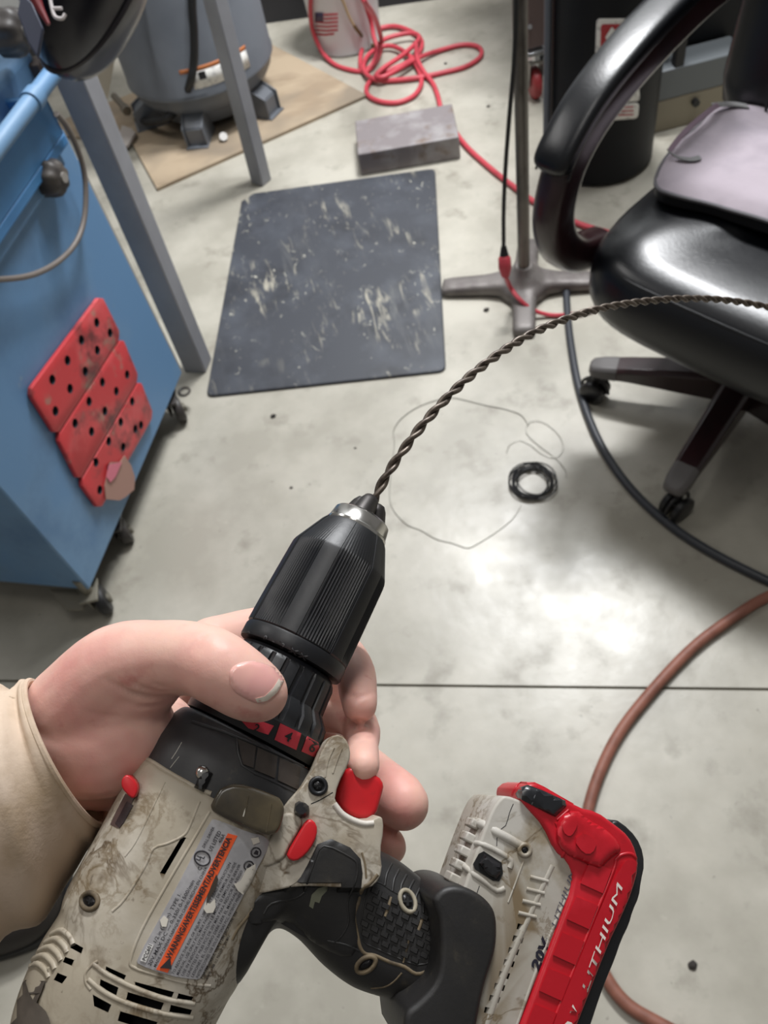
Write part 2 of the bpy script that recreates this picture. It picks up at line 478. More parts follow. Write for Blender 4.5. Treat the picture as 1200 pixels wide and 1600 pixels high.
for k in range(6):
    y0 = 22 + k * 6.2
    g = G(); vs = []
    n = 8
    for i in range(n + 1):
        x = 492 + (36 if k < 5 else 30) * i / n; yy = y0 + (1 - abs(i / n - .5) * 2) * 1.5 + (k - 2) * .0
        vs += [onbucket(x, yy + 1.6), onbucket(x, yy - 1.6)]
    g.add(vs, [(2 * i, 2 * i + 1, 2 * i + 3, 2 * i + 2) for i in range(n)])
    mk('printed_stripe', g, prn, bk, smooth=180, solid=.0004)
g = G(); vs = []
for i in range(5):
    x = 492 + 13 * i / 4; vs += [onbucket(x, 34, .002), onbucket(x, 20, .002)]
g.add(vs, [(2 * i, 2 * i + 1, 2 * i + 3, 2 * i + 2) for i in range(4)])
mk('printed_square', g, mat('print_navy', (70, 62, 84), .5), bk, smooth=180, solid=.0004)

# ---------------- red hose in coils
red_h = mat('hose_red', (190, 66, 78), .45, var=[((160, 50, 62), 12, .5, .7, 3)])
hz = lambda x, y, h: (x, y, h)
A1 = [onbucket(x, y, .012) for x, y in [(500, -60), (489, -20), (485, 8), (487, 40), (494, 62)]]
A2 = [F(*p) for p in [(506, 85, .02), (525, 102, .008), (550, 110, .008), (568, 111, .008), (582, 100, .02), (590, 78, .03), (584, 58, .06)]]
A3 = [onbucket(x, y, .02) for x, y in [(580, 35), (572, 10), (560, -30)]]
mk('air_hose', G().tube(catmull(A1 + A2 + A3, 8), .0085, 10), red_h, label='red air hose looped down the front of the white bucket', cat='hose', group=None)
hp = [(556, -40, .42), (568, 0, .40), (583, 22, .28), (592, 45, .12), (596, 68, .02), (590, 92, .01), (578, 108, .01), (566, 112, .01), (563, 92, .012), (570, 66, .012), (588, 47, .012), (615, 41, .012), (640, 48, .012), (658, 62, .012), (656, 80, .012),
      (636, 98, .02), (608, 110, .02), (586, 120, .012), (573, 136, .01), (576, 150, .01), (596, 159, .01), (622, 160, .01), (646, 150, .01), (658, 132, .01), (655, 112, .012), (640, 88, .02), (616, 73, .02), (594, 74, .02), (574, 88, .02), (568, 108, .02), (582, 123, .02),
      (606, 126, .012), (650, 122, .012), (690, 114, .009), (728, 104, .009), (751, 88, .009), (748, 74, .009), (724, 70, .009), (690, 78, .01), (660, 88, .02), (630, 104, .03), (600, 120, .03), (588, 118, .03), (600, 106, .035), (632, 84, .035), (655, 60, .03), (640, 52, .03), (600, 62, .03), (590, 80, .03)]
mk('air_hose', G().tube(fpath(hp, n=6), .0085, 10), red_h, label='red air hose lying in tangled loops beside the white bucket', cat='hose')
hp = [(650, 70, .035), (652, 92, .03), (662, 112, .02), (676, 130, .009), (684, 150, .009), (690, 172, .009), (706, 198, .009), (728, 228, .009), (758, 256, .009), (795, 286, .009), (842, 320, .009), (905, 350, .009), (980, 372, .009)]
mk('air_hose', G().tube(fpath(hp, n=6), .0085, 10), red_h, label='red air hose running across the floor from the coil to the chair', cat='hose')
hp = [(540, 8), (548, 28), (556, 44), (566, 54)]
mk('spray_wand', G().tube(catmull([onbucket(x, y, .01) for x, y in [(526, -20), (536, 2), (545, 25), (553, 40)]], 6), .0045, 8), mat('tan_tube', (168, 146, 110), .5), label='thin tan tube leaning on the front of the white bucket', cat='tube')
mk('nozzle', G().tube(catmull([onbucket(553, 40, .01), onbucket(562, 52, .01), F(572, 64, .02), F(585, 72, .01)], 6), .006, 8), mat('brass', (110, 92, 60), .4, .7), label='small dark brass nozzle at the foot of the white bucket', cat='nozzle')

# ---------------- stand with cross foot
cast = mat('cast_iron', (118, 113, 110), .5, .3, var=[((96, 90, 88), 14, .45, .65, 4)], bump=(90, .2, 3, .002))
pb_ = F(820, 447); pb_.z = 0
st = root('pole_stand', 'thin grey steel pole on a four-armed cast foot beside the mat', 'stand', pb_)
sc_ = Vector((pb_.x, pb_.y, 0))
ends = [F(690, 447, .02), F(819, 520, .02), F(944, 436, .02), F(826, 374, .02)]
sc_ = F(819, 444, .02)
g = G()
for e_ in ends:
    d = (e_ - sc_); d.z = 0
    L_ = d.length; d.normalize(); s_ = Vector((-d.y, d.x, 0)); R = []
    for t, wd_, hh_ in [(0, .045, .055), (.2, .04, .05), (.45, .031, .04), (.9, .030, .032), (.985, .028, .028), (1.0, .016, .018)]:
        c = sc_ + d * L_ * t; c.z = 0
        R.append([c + s_ * wd_ * spow(math.cos(a), .55) + z * (hh_ * .5 + hh_ * .5 * spow(math.sin(a), .55)) for a in [2 * PI * k / 20 for k in range(20)]])
    g.rings(R)
g.lathe(Vector((sc_.x, sc_.y, .0)), (0, 0, 1), [(.0, .07), (.03, .068), (.05, .05), (.075, .026), (.085, .024)], 32)
fb = mk('cross_foot', g, cast, st)
md = fb.modifiers.new('r', 'REMESH'); md.mode = 'VOXEL'; md.voxel_size = .006; md.use_smooth_shade = True
md = fb.modifiers.new('s', 'SMOOTH'); md.iterations = 6; md.factor = .6
bake(fb)
ptop = CAM + ray(812, -40) * ((Vector((sc_.x, sc_.y, 0)) - CAM).length / ray(812, -40).length * .82)
pbase = Vector((sc_.x, sc_.y + .0, .04))
pn_ = Vector((0, -1, 0))
pt = PLN(812, 0, pbase, pn_); dirp = (pt - pbase).normalized()
mk('pole', G().cyl(pbase, pbase + dirp * 1.3, .0155, .0155, 20), mat('pole_steel', (112, 108, 102), .4, .55, var=[((84, 80, 75), 20, .45, .6, 4, (1, 1, .3))]), st)
mk('set_screw', G().cyl(F(821, 424, .06), F(821, 428, .052), .009), cast, st)
# cable beside pole
cb = [(806, -60), (806, 30), (803, 100), (796, 180), (790, 260), (787, 330), (787, 385)]
mk('power_cable', G().tube(catmull([PLN(x, y, pbase + Vector((0, -.03 - .03 * max(0, y) / 385, 0)), (0, -1, .0)) for x, y in cb], 8), .0052, 8), black_rub, label='thin black cable hanging down beside the steel pole', cat='cable')
cp = PLN(787, 385, pbase + Vector((0, -.06, 0)), (0, -1, 0)); cq = PLN(790, 432, pbase + Vector((0, -.085, 0)), (0, -1, 0))
if cq.z < .055: cq.z = .06
rp = root('plug_connector', 'red plug connector with black collar against the stand foot', 'plug', cq)
mk('collar', G().cyl(cp, cp.lerp(cq, .35), .007, .012), black_rub, rp)
mk('plug_body', G().lathe(cp.lerp(cq, .3), cq - cp, [(0, .011), (.006, .0155), ((cq - cp).length * .4, .0165), ((cq - cp).length * .7, .010)], 20), red_h, rp)
hp = [cq, F(798, 450, .065), F(812, 468, .05), F(832, 484, .025), F(858, 492, .008), F(885, 492, .008), F(912, 488, .008), F(960, 470, .008), F(1010, 440, .008)]
mk('extension_cord', G().tube(catmull(hp, 8), .0058, 8), red_h, label='red extension cord curving over the stand foot towards the chair', cat='cord')

# ---------------- cables on floor
gray_c = mat('cable_grey', (50, 53, 59), .42)
hp = [(905, 215), (892, 262), (884, 300), (881, 345), (884, 410), (886, 480), (893, 545), (907, 615), (936, 690), (980, 757), (1040, 815), (1110, 862), (1205, 910), (1320, 960)]
mk('welding_cable', G().tube(fpath([(x, y, .0095) for x, y in hp], n=8), .0095, 12), gray_c, label='thick dark grey cable sweeping around the chair base', cat='cable')
brown_h = mat('hose_brown', (142, 92, 76), .55, var=[((118, 74, 60), 20, .45, .65, 4)], bump=(120, .15, 3, .001))
hp = [(1330, 880), (1205, 930), (1150, 962), (1085, 1010), (1020, 1078), (968, 1145), (934, 1215), (915, 1285), (908, 1360), (914, 1440), (938, 1510), (975, 1565), (1030, 1600), (1110, 1640)]
mk('air_hose', G().tube(fpath([(x, y, .0105) for x, y in hp], n=8), .0105, 12), brown_h, label='brown rubber hose bending across the floor behind the battery', cat='hose')
# coil of black wire
wire_b = mat('wire_black', (26, 26, 28), .4)
cc = F(832, 754, .004); g = G(); pts = []
for k in range(11 * 24):
    t = 2 * PI * k / 24; lp = k / 24
    r = .043 + .0055 * math.sin(lp * 2.3) + .0035 * math.sin(t * 1.31 + lp)
    pts.append(cc + Vector((r * math.cos(t) + .004 * math.sin(lp * 1.7), r * 1.02 * math.sin(t) + .004 * math.cos(lp * 2.1), .003 + .0012 * (k // 24 % 5) + .001 * math.sin(lp))))
g.tube(pts, .0016, 6)
mk('wire_coil', g, wire_b, label='small coil of black wire lying on the floor', cat='wire')
thin = mat('wire_thin', (140, 138, 130), .4, .4)
def up8(l): return [(580 + x / 3.333, 590 + y / 3.333) for x, y in l]
hp = up8([(705, 390), (720, 350), (770, 325), (830, 350), (880, 390), (940, 415), (985, 400), (1000, 350), (970, 290), (910, 240), (860, 225), (815, 240), (810, 290), (870, 350), (960, 420), (1010, 480), (1015, 520)])
mk('loose_wire', G().tube(fpath([(x, y, .003) for x, y in hp], n=6), .0008, 5), thin, label='thin grey wire in small loops above the black coil', cat='wire')
hp = up8([(820, 250), (780, 195), (700, 165), (600, 145), (500, 120), (420, 105), (330, 120), (230, 160), (150, 220), (115, 280), (120, 340), (105, 480), (95, 600), (110, 680), (180, 760), (260, 795), (340, 840), (420, 860), (500, 885), (560, 860), (640, 810), (720, 750), (760, 700), (780, 660)])
mk('loose_wire', G().tube(fpath([(x, y, .002) for x, y in hp], n=6), .0009, 5), thin, label='thin grey wire in one wide ring on the bare floor', cat='wire')
# debris
deb = mat('debris', (46, 42, 38), .8)
for k, (x, y, r) in enumerate([(427, 650, .0075), (455, 762, .004), (1083, 1508, .0075), (760, 484, .008), (555, 700, .003), (696, 99, .006), (763, 166, .006)]):
    g = G(); c = F(x, y, r * .3); g.ball(c, (r, r * .8, r * .45), n=9, m=6)
    for v in g.v: v += Vector((random.uniform(-1, 1), random.uniform(-1, 1), 0)) * r * .25
    mk('debris_chip', g, deb, smooth=0, label=['dark chip on the floor just below the mat', 'tiny dark chip on the floor above the drill chuck', 'dark chip on the floor right of the battery', 'dark speck beside the stand foot', 'tiny speck between mat and wire ring', 'dark speck near the red hose loops', 'dark speck right of the steel block'][k], cat='debris', group='dark specks on the floor')

# ---------------- workbench legs
steel_l = mat('steel_grey', (150, 152, 158), .45, .3, var=[((130, 131, 136), 6, .4, .7, 4)])
steel_d = mat('steel_paint', (148, 149, 154), .5, .0, var=[((132, 133, 137), 5, .4, .7, 4)])
T1 = F(322, 583); T1b = F(287, 582); T1c = F(332, 563)
t1x = (T1b - T1).normalized() ; t1y = Vector((-t1x.y, t1x.x, 0))
if t1y.y < 0: t1y = -t1y
wb = root('steel_workbench', 'grey square-tube workbench leg frame beside the blue cabinet', 'workbench', (T1 + T1b) / 2)
TOP = PLN(116, 92, T1, (0, 1, 0)); vd = (TOP - T1).normalized()
hx, hy = .031, .027
mk('leg', G().prism([T1, T1 + t1x * hx * 2, T1 + t1x * hx * 2 + t1y * hy * 2, T1 + t1y * hy * 2], vd * 1.25), steel_d, wb, bevel=.003)
T2 = F(411, 292); T2b = F(386, 284)
t2x = (T2b - T2).normalized(); t2y = Vector((-t2x.y, t2x.x, 0))
if t2y.y < 0: t2y = -t2y
TOP2 = PLN(336, 0, T2, (0, 1, 0)); vd2 = (TOP2 - T2).normalized()
mk('leg', G().prism([T2, T2 + t2x * .052, T2 + t2x * .052 + t2y * .045, T2 + t2y * .045], vd2 * 1.23), steel_d, wb, bevel=.003)
e1 = T1 + vd * 1.2; e2 = T2 + vd2 * 1.2
mk('top_rail', G().prism([e1, e1 + t1x * .07, e2 + t2x * .05, e2], (0, 0, .05)), steel_d, wb, bevel=.002)
# beige board leaning behind
bp = [(120, -60, 2.05), (207, -60, 2.35), (166, 172, 2.52), (120, 185, 2.3)]
Q = [AT(*p) for p in bp]
nrm = (Q[1] - Q[0]).cross(Q[3] - Q[0]).normalized()
Q[2] = PLN(166, 172, Q[0], nrm)
if nrm.dot(CAM - Q[0]) > 0: nrm = -nrm
mk('beige_panel', G().prism(Q, nrm * .02), mat('beige_board', (150, 143, 128), .7), bevel=.002, label='flat beige panel standing between the workbench leg and the tank', cat='panel')
wq = F(200, 215, .03)
mk('cardboard_scrap', G().prism([F(192, 200, .02), F(208, 205, .02), F(214, 212, .02), F(200, 232, .02), F(185, 230, .02)], (0, 0, .012)), mat('scrap_pale', (176, 168, 162), .8), bevel=.002, label='pale scrap on the plywood next to the grey tank', cat='scrap')

# ---------------- caster cart at the top
br = mat('brown_paint', (104, 88, 84), .55)
cw = F(838, 156); cw.z = 0
ct = root('caster_cart', 'brown-legged cart on a red caster wheel behind the pole', 'cart', cw)
wd3 = Vector((1, 0, 0))
wcn = Vector((cw.x, cw.y + .02, .05))
mk('wheel', G().lathe(wcn - Vector((.016, 0, 0)), (1, 0, 0), [(0, .035), (.003, .046), (.008, .05), (.024, .05), (.029, .046), (.032, .035)], 36), mat('caster_red', (150, 52, 54), .45), ct)
chrome = mat('chrome', (196, 198, 200), .25, .9)
zinc = mat('zinc', (140, 138, 132), .4, .6)
g = G()
for sx in (-1, 1): g.prism([wcn + Vector((sx * .021, -.012, -.01)), wcn + Vector((sx * .021, .012, -.01)), wcn + Vector((sx * .021, .04, .075)), wcn + Vector((sx * .021, -.03, .075))], (sx * .003, 0, 0))
g.box(wcn + Vector((0, .005, .078)), (.026, .036, .004))
mk('caster_fork', g, zinc, ct, bevel=.001)
mk('swivel_plate', G().cyl(wcn + Vector((0, 0, .082)), wcn + Vector((0, 0, .105)), .03).box(wcn + Vector((0, 0, .11)), (.034, .04, .006)), chrome, ct, bevel=.001)
mk('post', G().box(wcn + Vector((0, .0, .60)), (.031, .03, .475)), br, ct, bevel=.004)
mk('screw', G().cyl(PLN(828, 42, wcn + Vector((0, -.032, 0)), (0, 1, 0)), PLN(828, 42, wcn + Vector((0, -.036, 0)), (0, 1, 0)), .007), chrome, ct)
mk('shelf', G().box(wcn + Vector((.25, .25, 1.08)), (.3, .3, .015)), br, ct, bevel=.002)

# ---------------- black cylinder
def rnd(poly, r=7):
    P = [Vector((x, y, 0)) for x, y in poly]; out = []
    for i in range(len(P)):
        a, b, c = P[i - 1], P[i], P[(i + 1) % len(P)]
        u, v = (a - b).normalized() * r, (c - b).normalized() * r
        for k in range(5):
            t = k / 4; out.append(b + u * (1 - t) ** 2 + v * t ** 2)
    return out
cyl_c = Vector(((F(905, 275) + F(1040, 240)).x / 2, 2.16, 0))
cyc = F(962, 288); cyl_c = Vector((cyc.x, cyc.y + .15, 0))
gb = root('gas_cylinder', 'wide black cylinder with white and red labels behind the armchair', 'cylinder', cyl_c)
blk = mat('black_gloss', (9, 11, 16), .5, spec=.25, var=[((15, 18, 24), 6, .5, .7, 3)])
GR = .158
mk('cylinder_body', G().lathe(cyl_c, (0, 0, 1), [(0, GR - .015), (.012, GR), (1.1, GR), (1.2, GR * .8), (1.26, .05), (1.3, .04)], 56), blk, gb)
mk('cart_rail', G().cyl(cyl_c + Vector((-GR - .012, -.02, 0.01)), cyl_c + Vector((-GR - .012, -.02, 1.3)), .010), mat('rail_grey', (92, 98, 108), .45, .3), gb)
def oncyl(px, py, lift=.001):
    v = ray(px, py); o = CAM - cyl_c
    a = v.x ** 2 + v.y ** 2; b = 2 * (o.x * v.x + o.y * v.y); c = o.x ** 2 + o.y ** 2 - (GR + lift) ** 2
    return CAM + v * ((-b - math.sqrt(max(b * b - 4 * a * c, 0))) / (2 * a))
def cyl_patch(name, poly, mm, lift):
    v2, f2, n, B = fill(poly, 6)
    return mk(name, G().add([oncyl(p.x, p.y, lift) for p in v2], f2), mm, gb, smooth=180, solid=.0006)
cyl_patch('white_label', rnd([(932, 29), (992, 29), (992, 90), (930, 90)]), lab_w, .0012)
cyl_patch('red_square', rnd([(939, 38), (984, 38), (984, 82), (938, 82)], 5), mat('label_red', (166, 42, 48), .5), .0022)
cyl_patch('white_emblem', [(956, 42), (966, 52), (960, 66), (950, 68), (946, 58)], lab_w, .0032)
cyl_patch('white_label', rnd([(935, 125), (998, 122), (1000, 158), (935, 162)]), lab_w, .0012)
cyl_patch('white_label', rnd([(935, 164), (999, 160), (997, 185), (935, 190)]), lab_w, .0012)
cyl_patch('red_band', [(978, 125), (996, 121), (998, 130), (980, 134)], mat('label_red', (0, 0, 0)), .0022)
for yy in (168, 174, 180): cyl_patch('text_line', [(938, yy), (990, yy - 2), (990, yy), (938, yy + 2)], prn, .0022)
for yy in (140, 147): cyl_patch('text_line', [(970, yy), (994, yy - 2), (994, yy), (970, yy + 2)], dk, .0022)
# chrome U bar between cart and cylinder
mk('towel_bar', G().tube(catmull([F(905, 90, .06), F(880, 98, .06), F(857, 98, .06), F(853, 104, .06), F(855, 130, .06), F(857, 150, .06), F(862, 153, .06), F(880, 146, .06), F(905, 140, .06)], 4), .0065, 8), chrome, label='bent chrome bar between the red caster and the black cylinder', cat='bar')
# items behind the chair to the right
tbf = F(1072, 196); tp_ = Vector((0, -1, 0)); z1b = PLN(1072, 148, tbf, tp_).z; z2b = z1b + .10
tb = Vector((tbf.x, tbf.y + .12, 0))
mk('tan_box', G().box(tb + Vector((.02, -.07, z1b / 2)), (.13, .05, z1b / 2)), mat('tan_paint', (142, 134, 116), .6), bevel=.004, label='low tan box seen through the armrest opening', cat='box')
gt = root('toolbox', 'grey metal toolbox with a chrome handle on the tan box', 'toolbox', tb + Vector((0, 0, z1b)))
mk('box_body', G().box(tb + Vector((.02, -.07, z1b + .045)), (.13, .05, .045)), mat('toolbox_grey', (104, 109, 112), .5), gt, bevel=.004)
hb = tb + Vector((-.085, -.07, z1b + .088))
mk('handle', G().tube(catmull([hb, hb + Vector((0, 0, .07)), hb + Vector((.01, 0, .085)), hb + Vector((.04, 0, .085)), hb + Vector((.05, 0, .07)), hb + Vector((.05, 0, 0))], 4), .006, 8), chrome, gt)
mk('knob', G().cyl(tb + Vector((.015, -.12, z1b * .72)), tb + Vector((.015, -.135, z1b * .72)), .011), black_rub, label='small dark knob on the front of the tan box', cat='knob')
us = F(1049, 203)
mk('upright_strut', G().box(Vector((us.x, us.y + .02, .5)), (.014, .014, .5)), black_rub, bevel=.002, label='thin black upright strut beside the grey toolbox', cat='strut')
mk('dark_bin', G().box(tb + Vector((.16, .19, .4)), (.34, .2, .4)), blk, bevel=.01, label='dark bin behind the grey toolbox', cat='bin')
mk('teal_tray', G().box(F(868, -12, .04) + Vector((.02, .03, 0)), (.05, .06, .04)), mat('teal', (40, 110, 120), .5), bevel=.004, label='teal tray at the top edge between cart leg and cylinder', cat='tray')
# ================================================================== BLUE CABINET
blue = mat('cabinet_blue', (98, 138, 178), .5, var=[((116, 148, 178), 2.5, .45, .65, 4), ((84, 122, 162), 5, .5, .7, 5), ((120, 146, 168), 18, .68, .76, 4)], spec=.45)
blue_d = mat('tray_blue', (74, 132, 184), .4, var=[((64, 116, 166), 4, .45, .65, 4)])
cream = mat('edge_cream', (150, 146, 138), .6)
A_, B_ = F(140, 922, .1), F(285, 582, .1)
cu = (B_ - A_); cu.z = 0; LW = cu.length; cu.normalize(); cn = Vector((cu.y, -cu.x, 0))      # outward normal
if cn.x < 0: cn = -cn
def cab(px, py, off=0.0): return PLN(px, py, A_ + cn * off, cn)
cr = root('blue_cabinet', 'blue steel cabinet on casters with a red perforated plate', 'cabinet', Vector((A_.x, A_.y, 0)) - cn * .2 + cu * .3)
H1 = cab(90, 214).z
def cbox(u0, u1, d0, d1, z0, z1):
    P = [A_ + cu * u0 - cn * d0, A_ + cu * u1 - cn * d0, A_ + cu * u1 - cn * d1, A_ + cu * u0 - cn * d1]
    return [Vector((p.x, p.y, z0)) for p in P], Vector((0, 0, z1 - z0))
g = G(); g.prism(*cbox(0, LW, .0, .46, .1, H1))
mk('body', g, blue, cr, bevel=.004)
TE = cab(125, 250); 
edge_w = .008
g = G()
g.prism(*cbox(LW, LW + .012, .006, .016, .1, TE.z))
mk('edge_trim', g, cream, cr, bevel=.001)
# overhanging upper box with open tray
UO = .028
u_hi = (cab(92, 190, UO) - A_).dot(cu)
zt = cab(74, 146, UO).z
g = G()
zb = H1 - .005
g.prism(*cbox(-.04, u_hi, -UO, .46, zb, zt - .07))
for (a, b, c, d) in [(-.04, u_hi, -UO, -UO + .012), (-.04, u_hi, .448, .46), (u_hi - .012, u_hi, -UO, .46), (-.04, -.028, -UO, .46), (.30, .31, -UO, .46)]:
    g.prism(*cbox(a, b, c, d, zt - .07, zt))
mk('upper_tray', g, blue_d, cr, bevel=.003)
g = G(); g.prism(*cbox(-.02, u_hi - .02, -UO * .5, .0, zb - .03, zb))
mk('lip', g, blue, cr, bevel=.002)
uh = cab(46, 72, -.05); uu = (uh - A_).dot(cu)
g = G(); g.prism(*cbox(-.04, uu, .05, .46, zt - .05, uh.z))
mk('upper_housing', g, blue, cr, bevel=.012)
mk('housing_bracket', G().prism(*cbox(uu - .03, uu + .004, .03, .06, zt - .04, uh.z - .02)), mat('bracket_brown', (74, 64, 60), .6), cr, bevel=.003)
# handle rail
ra, rb = PLN(-30, 262, A_ + cn * .05, cn), PLN(92, 102, A_ + cn * .05, cn)
zz_ = rb.z
ra = Vector((ra.x, ra.y, zz_)); ra = rb - cu * .55
rl = mk('handle_rail', G().cyl(ra, rb, .0155, n=24), blue, cr)
for t in (.12, .80):
    p = ra.lerp(rb, t); mk('rail_bracket', G().cyl(p, p - cn * .05 - Vector((0, 0, .03)), .011), blue_d, cr)
    mk('rail_collar', G().cyl(p - cu * .012, p + cu * .012, .019), blue, cr)
# knobs
kn = mat('knob_dark', (56, 52, 50), .5, var=[((82, 76, 70), 16, .5, .7, 3)])
for (x, y, off, r) in [(76, 278, 0, .031), (16, 50, -.03, .036)]:
    c = cab(x, y, off + .02)
    g = G(); g.lathe(c - cn * .03, cn, [(0, r * .6), (.006, r), (.034, r * 1.05), (.048, r * .98), (.056, r * .8), (.060, r * .5), (.061, .002)], 40, mod=lambda t, rr, q: rr * (1 + .07 * math.cos(q * 7)))
    kb = mk('knob', g, kn, cr)
    mk('knob_cap', G().cyl(c + cn * .028, c + cn * .034, r * .3), mat('cap_pale', (142, 138, 132), .5), kb, smooth=40)
# looped cable on the panel
hp = [(88, 178, .05), (103, 196, .045), (118, 225, .04), (130, 262, .035), (134, 300, .032), (131, 345, .03), (118, 380, .03), (92, 408, .03), (55, 428, .03), (10, 436, .03), (-60, 436, .03)]
mk('looped_cable', G().tube(catmull([cab(x, y, o) for x, y, o in hp], 8), .0052, 10), mat('cable_taupe', (112, 104, 98), .5), label='thin grey-brown cable hanging in an arc over the blue cabinet panel', cat='cable')
# red perforated plate
rp_m = mat('plate_red', (196, 58, 62), .5, var=[((206, 86, 88), 8, .5, .66, 4), ((112, 50, 50), 13, .53, .66, 6), ((154, 120, 106), 20, .58, .70, 5)], bump=(60, .2, 4, .002))
hole_m = mat('hole_dark', (24, 36, 44), .8)
TLp, TRp, BRp, BLp = (152, 460), (236, 648), (150, 797), (38, 612)
def pq(u, v):   # u along top-right edge direction, v along width
    a = Vector(TLp).lerp(Vector(TRp), u); b = Vector(BLp).lerp(Vector(BRp), u)
    return a.lerp(b, v)
s3 = [[(152, 460), (184, 524), (82, 681), (38, 612)], [(185, 526), (212, 590), (118, 752), (83, 683)], [(213, 592), (235, 648), (222, 672), (150, 797), (119, 754)]]
holes = [[(143, 504), (164, 520), (119, 531), (144, 547), (97, 563), (125, 580), (73, 593), (101, 607), (78, 642)],
         [(152, 597), (191, 585), (174, 611), (131, 627), (156, 642), (109, 661), (135, 674)],
         [(199, 627), (181, 659), (213, 664), (204, 670), (162, 689), (185, 698), (142, 722), (163, 731), (161, 750), (148, 765), (115, 706)]]
pr_ = root('perforated_plate', 'worn red plate with rows of dark holes on the blue cabinet', 'plate', cab(130, 640, .01))
for k in range(3):
    poly = [Vector((x, y, 0)) for x, y in s3[k]]
    P0 = []
    for i in range(len(poly)):
        a_, b_, c_ = poly[i - 1], poly[i], poly[(i + 1) % len(poly)]
        P0 += [b_ + (a_ - b_).normalized() * 7, b_ + (c_ - b_).normalized() * 7]
    P0 = [cab(p.x, p.y, .002) for p in P0]
    o = mk('plate_strip', G().prism(P0, cn * .010), rp_m, pr_, smooth=30, bevel=.002)
    c = mk('cutter', G(), hole_m, pr_) if False else None
    g = G()
    for (x, y) in holes[k]:
        p = cab(x, y, 0); g.cyl(p + cn * .004, p + cn * .03, .0098, n=14)
    cu_o = mk('cutter', g, hole_m, pr_, smooth=0)
    bo = o.modifiers.new('b', 'BOOLEAN'); bo.object = cu_o; bo.operation = 'DIFFERENCE'; bo.solver = 'EXACT'; bo.material_mode = 'TRANSFER'
    bake(o); bpy.data.objects.remove(cu_o)
    o.data.set_sharp_from_angle(angle=math.radians(30))
seam = [cab(x, y, .008) for x, y in [(184, 524), (82, 681)]]
tgp = [(172, 722), (187, 722), (194, 712), (204, 727), (210, 745), (209, 765), (196, 776), (186, 782), (165, 780), (163, 760), (167, 740)]
mk('torn_tag', G().prism([cab(x, y, .014) for x, y in tgp], cn * .0015), mat('tag_tan', (168, 132, 120), .8), smooth=0, label='torn tan paper tag stuck over the corner of the red plate', cat='tag')
mk('pink_tag', G().prism([cab(x, y, .017) for x, y in [(170, 726), (190, 722), (180, 745), (172, 754), (166, 745)]], cn * .001), mat('tag_pink', (214, 120, 138), .7), smooth=0, label='small pink paper piece on top of the torn tan tag', cat='tag')
# casters
plate_m = mat('caster_plate', (124, 120, 108), .5, .4)
for (x, y, rr, kk) in [(272, 640, .034, 0), (187, 831, .030, 0), (152, 938, .034, 1)]:
    p = F(x, y, rr); c = Vector((p.x, p.y, rr)) + cn * .012
    g = G(); g.lathe(c - cu * 0 - Vector((.013, 0, 0)), (1, .25, 0), [(0, rr * .5), (.002, rr * .92), (.006, rr), (.02, rr), (.024, rr * .92), (.026, rr * .5)], 32)
    w_ = mk('caster', g, black_rub if kk else kn, cr)
    mk('hub', G().cyl(c + Vector((.013, .003, 0)), c + Vector((.019, .005, 0)), rr * .35), plate_m, w_)
    g = G(); g.box(c + Vector((-.01, .0, rr + .012)), (.02, .028, .004)); g.box(c + Vector((-.02, 0, rr * .6)), (.002, .014, rr * .8)); g.cyl(c + Vector((-.01, 0, rr)), c + Vector((-.01, 0, .1)), .012)
    mk('caster_bracket', g, plate_m if y > 900 else kn, cr, bevel=.001)
g = G(); P = [F(78, 922, .06), F(120, 922, .06), F(136, 945, .045), F(130, 955, .045), F(105, 955, .05)]
mk('pedal', G().prism(P, (0, 0, .006)), plate_m, cr, bevel=.002)
mk('brake_loop', G().tube([F(288, 612, .05) + Vector((.014 * math.cos(t), .014 * math.sin(t), 0)) for t in [2 * PI * k / 20 for k in range(20)]], .0035, 8, closed=True), kn, cr)
mk('underframe', G().prism(*cbox(.02, LW - .01, .02, .44, .078, .1)), black_rub, cr)

# ================================================================== WELDING HELMET
hm = mat('helmet_shell', (10, 11, 24), .28, var=[((20, 20, 32), 5, .5, .7, 3)], coat=.15, spec=.3)
hi_ = mat('helmet_inner', (60, 48, 44), .6)
hr = root('welding_helmet', 'glossy black welding helmet hanging above the blue cabinet', 'helmet', AT(120, 60, 1.12))
hd = 1.10
hc = AT(146, -22, hd)
mj = (AT(146 - 68, -22 + 128, hd) - hc); mn = (AT(152 + 44, -22 + 26, hd) - hc)
rj, rn = mj.length, mn.length; mj.normalize(); mn = (mn - mj * mn.dot(mj)).normalized(); fw = mj.cross(mn).normalized()
if fw.dot(CAM - hc) < 0: fw = -fw; mn = -mn
MH = Matrix((mn, mj, fw)).transposed()
mk('shell', G().ball(hc, (rn, rj, .105), MH, .92, 56, 30), hm, hr, smooth=180)
mk('rim', G().tube([hc + mn * (rn * 1.0 * math.cos(t)) + mj * (rj * 1.0 * math.sin(t)) - fw * .004 for t in [2 * PI * k / 60 for k in range(60)]], .0045, 8, closed=True), mat('rim_dark', (30, 24, 32), .35), hr)
mk('visor', G().ball(hc + fw * .055 - mj * .01, (rn * .62, rj * .42, .052), MH, .6, 40, 20), mat('visor_dark', (8, 9, 16), .2, coat=.1), hr, smooth=180)
mk('chin_smudge', G().ball(hc + mj * rj * .72 + fw * .045, (rn * .42, rj * .17, .022), MH, .9, 30, 14), hi_, hr, smooth=180)
em = mat('emblem_white', (206, 200, 200), .4)
mk('emblem', G().tube(catmull([AT(x, y, .94) for x, y in [(78, -4), (81, 12), (86, 26), (97, 29), (102, 22)]], 6), .0022, 8).tube([AT(82, 13, .94), AT(97, 13, .94)], .002, 8), em, hr)
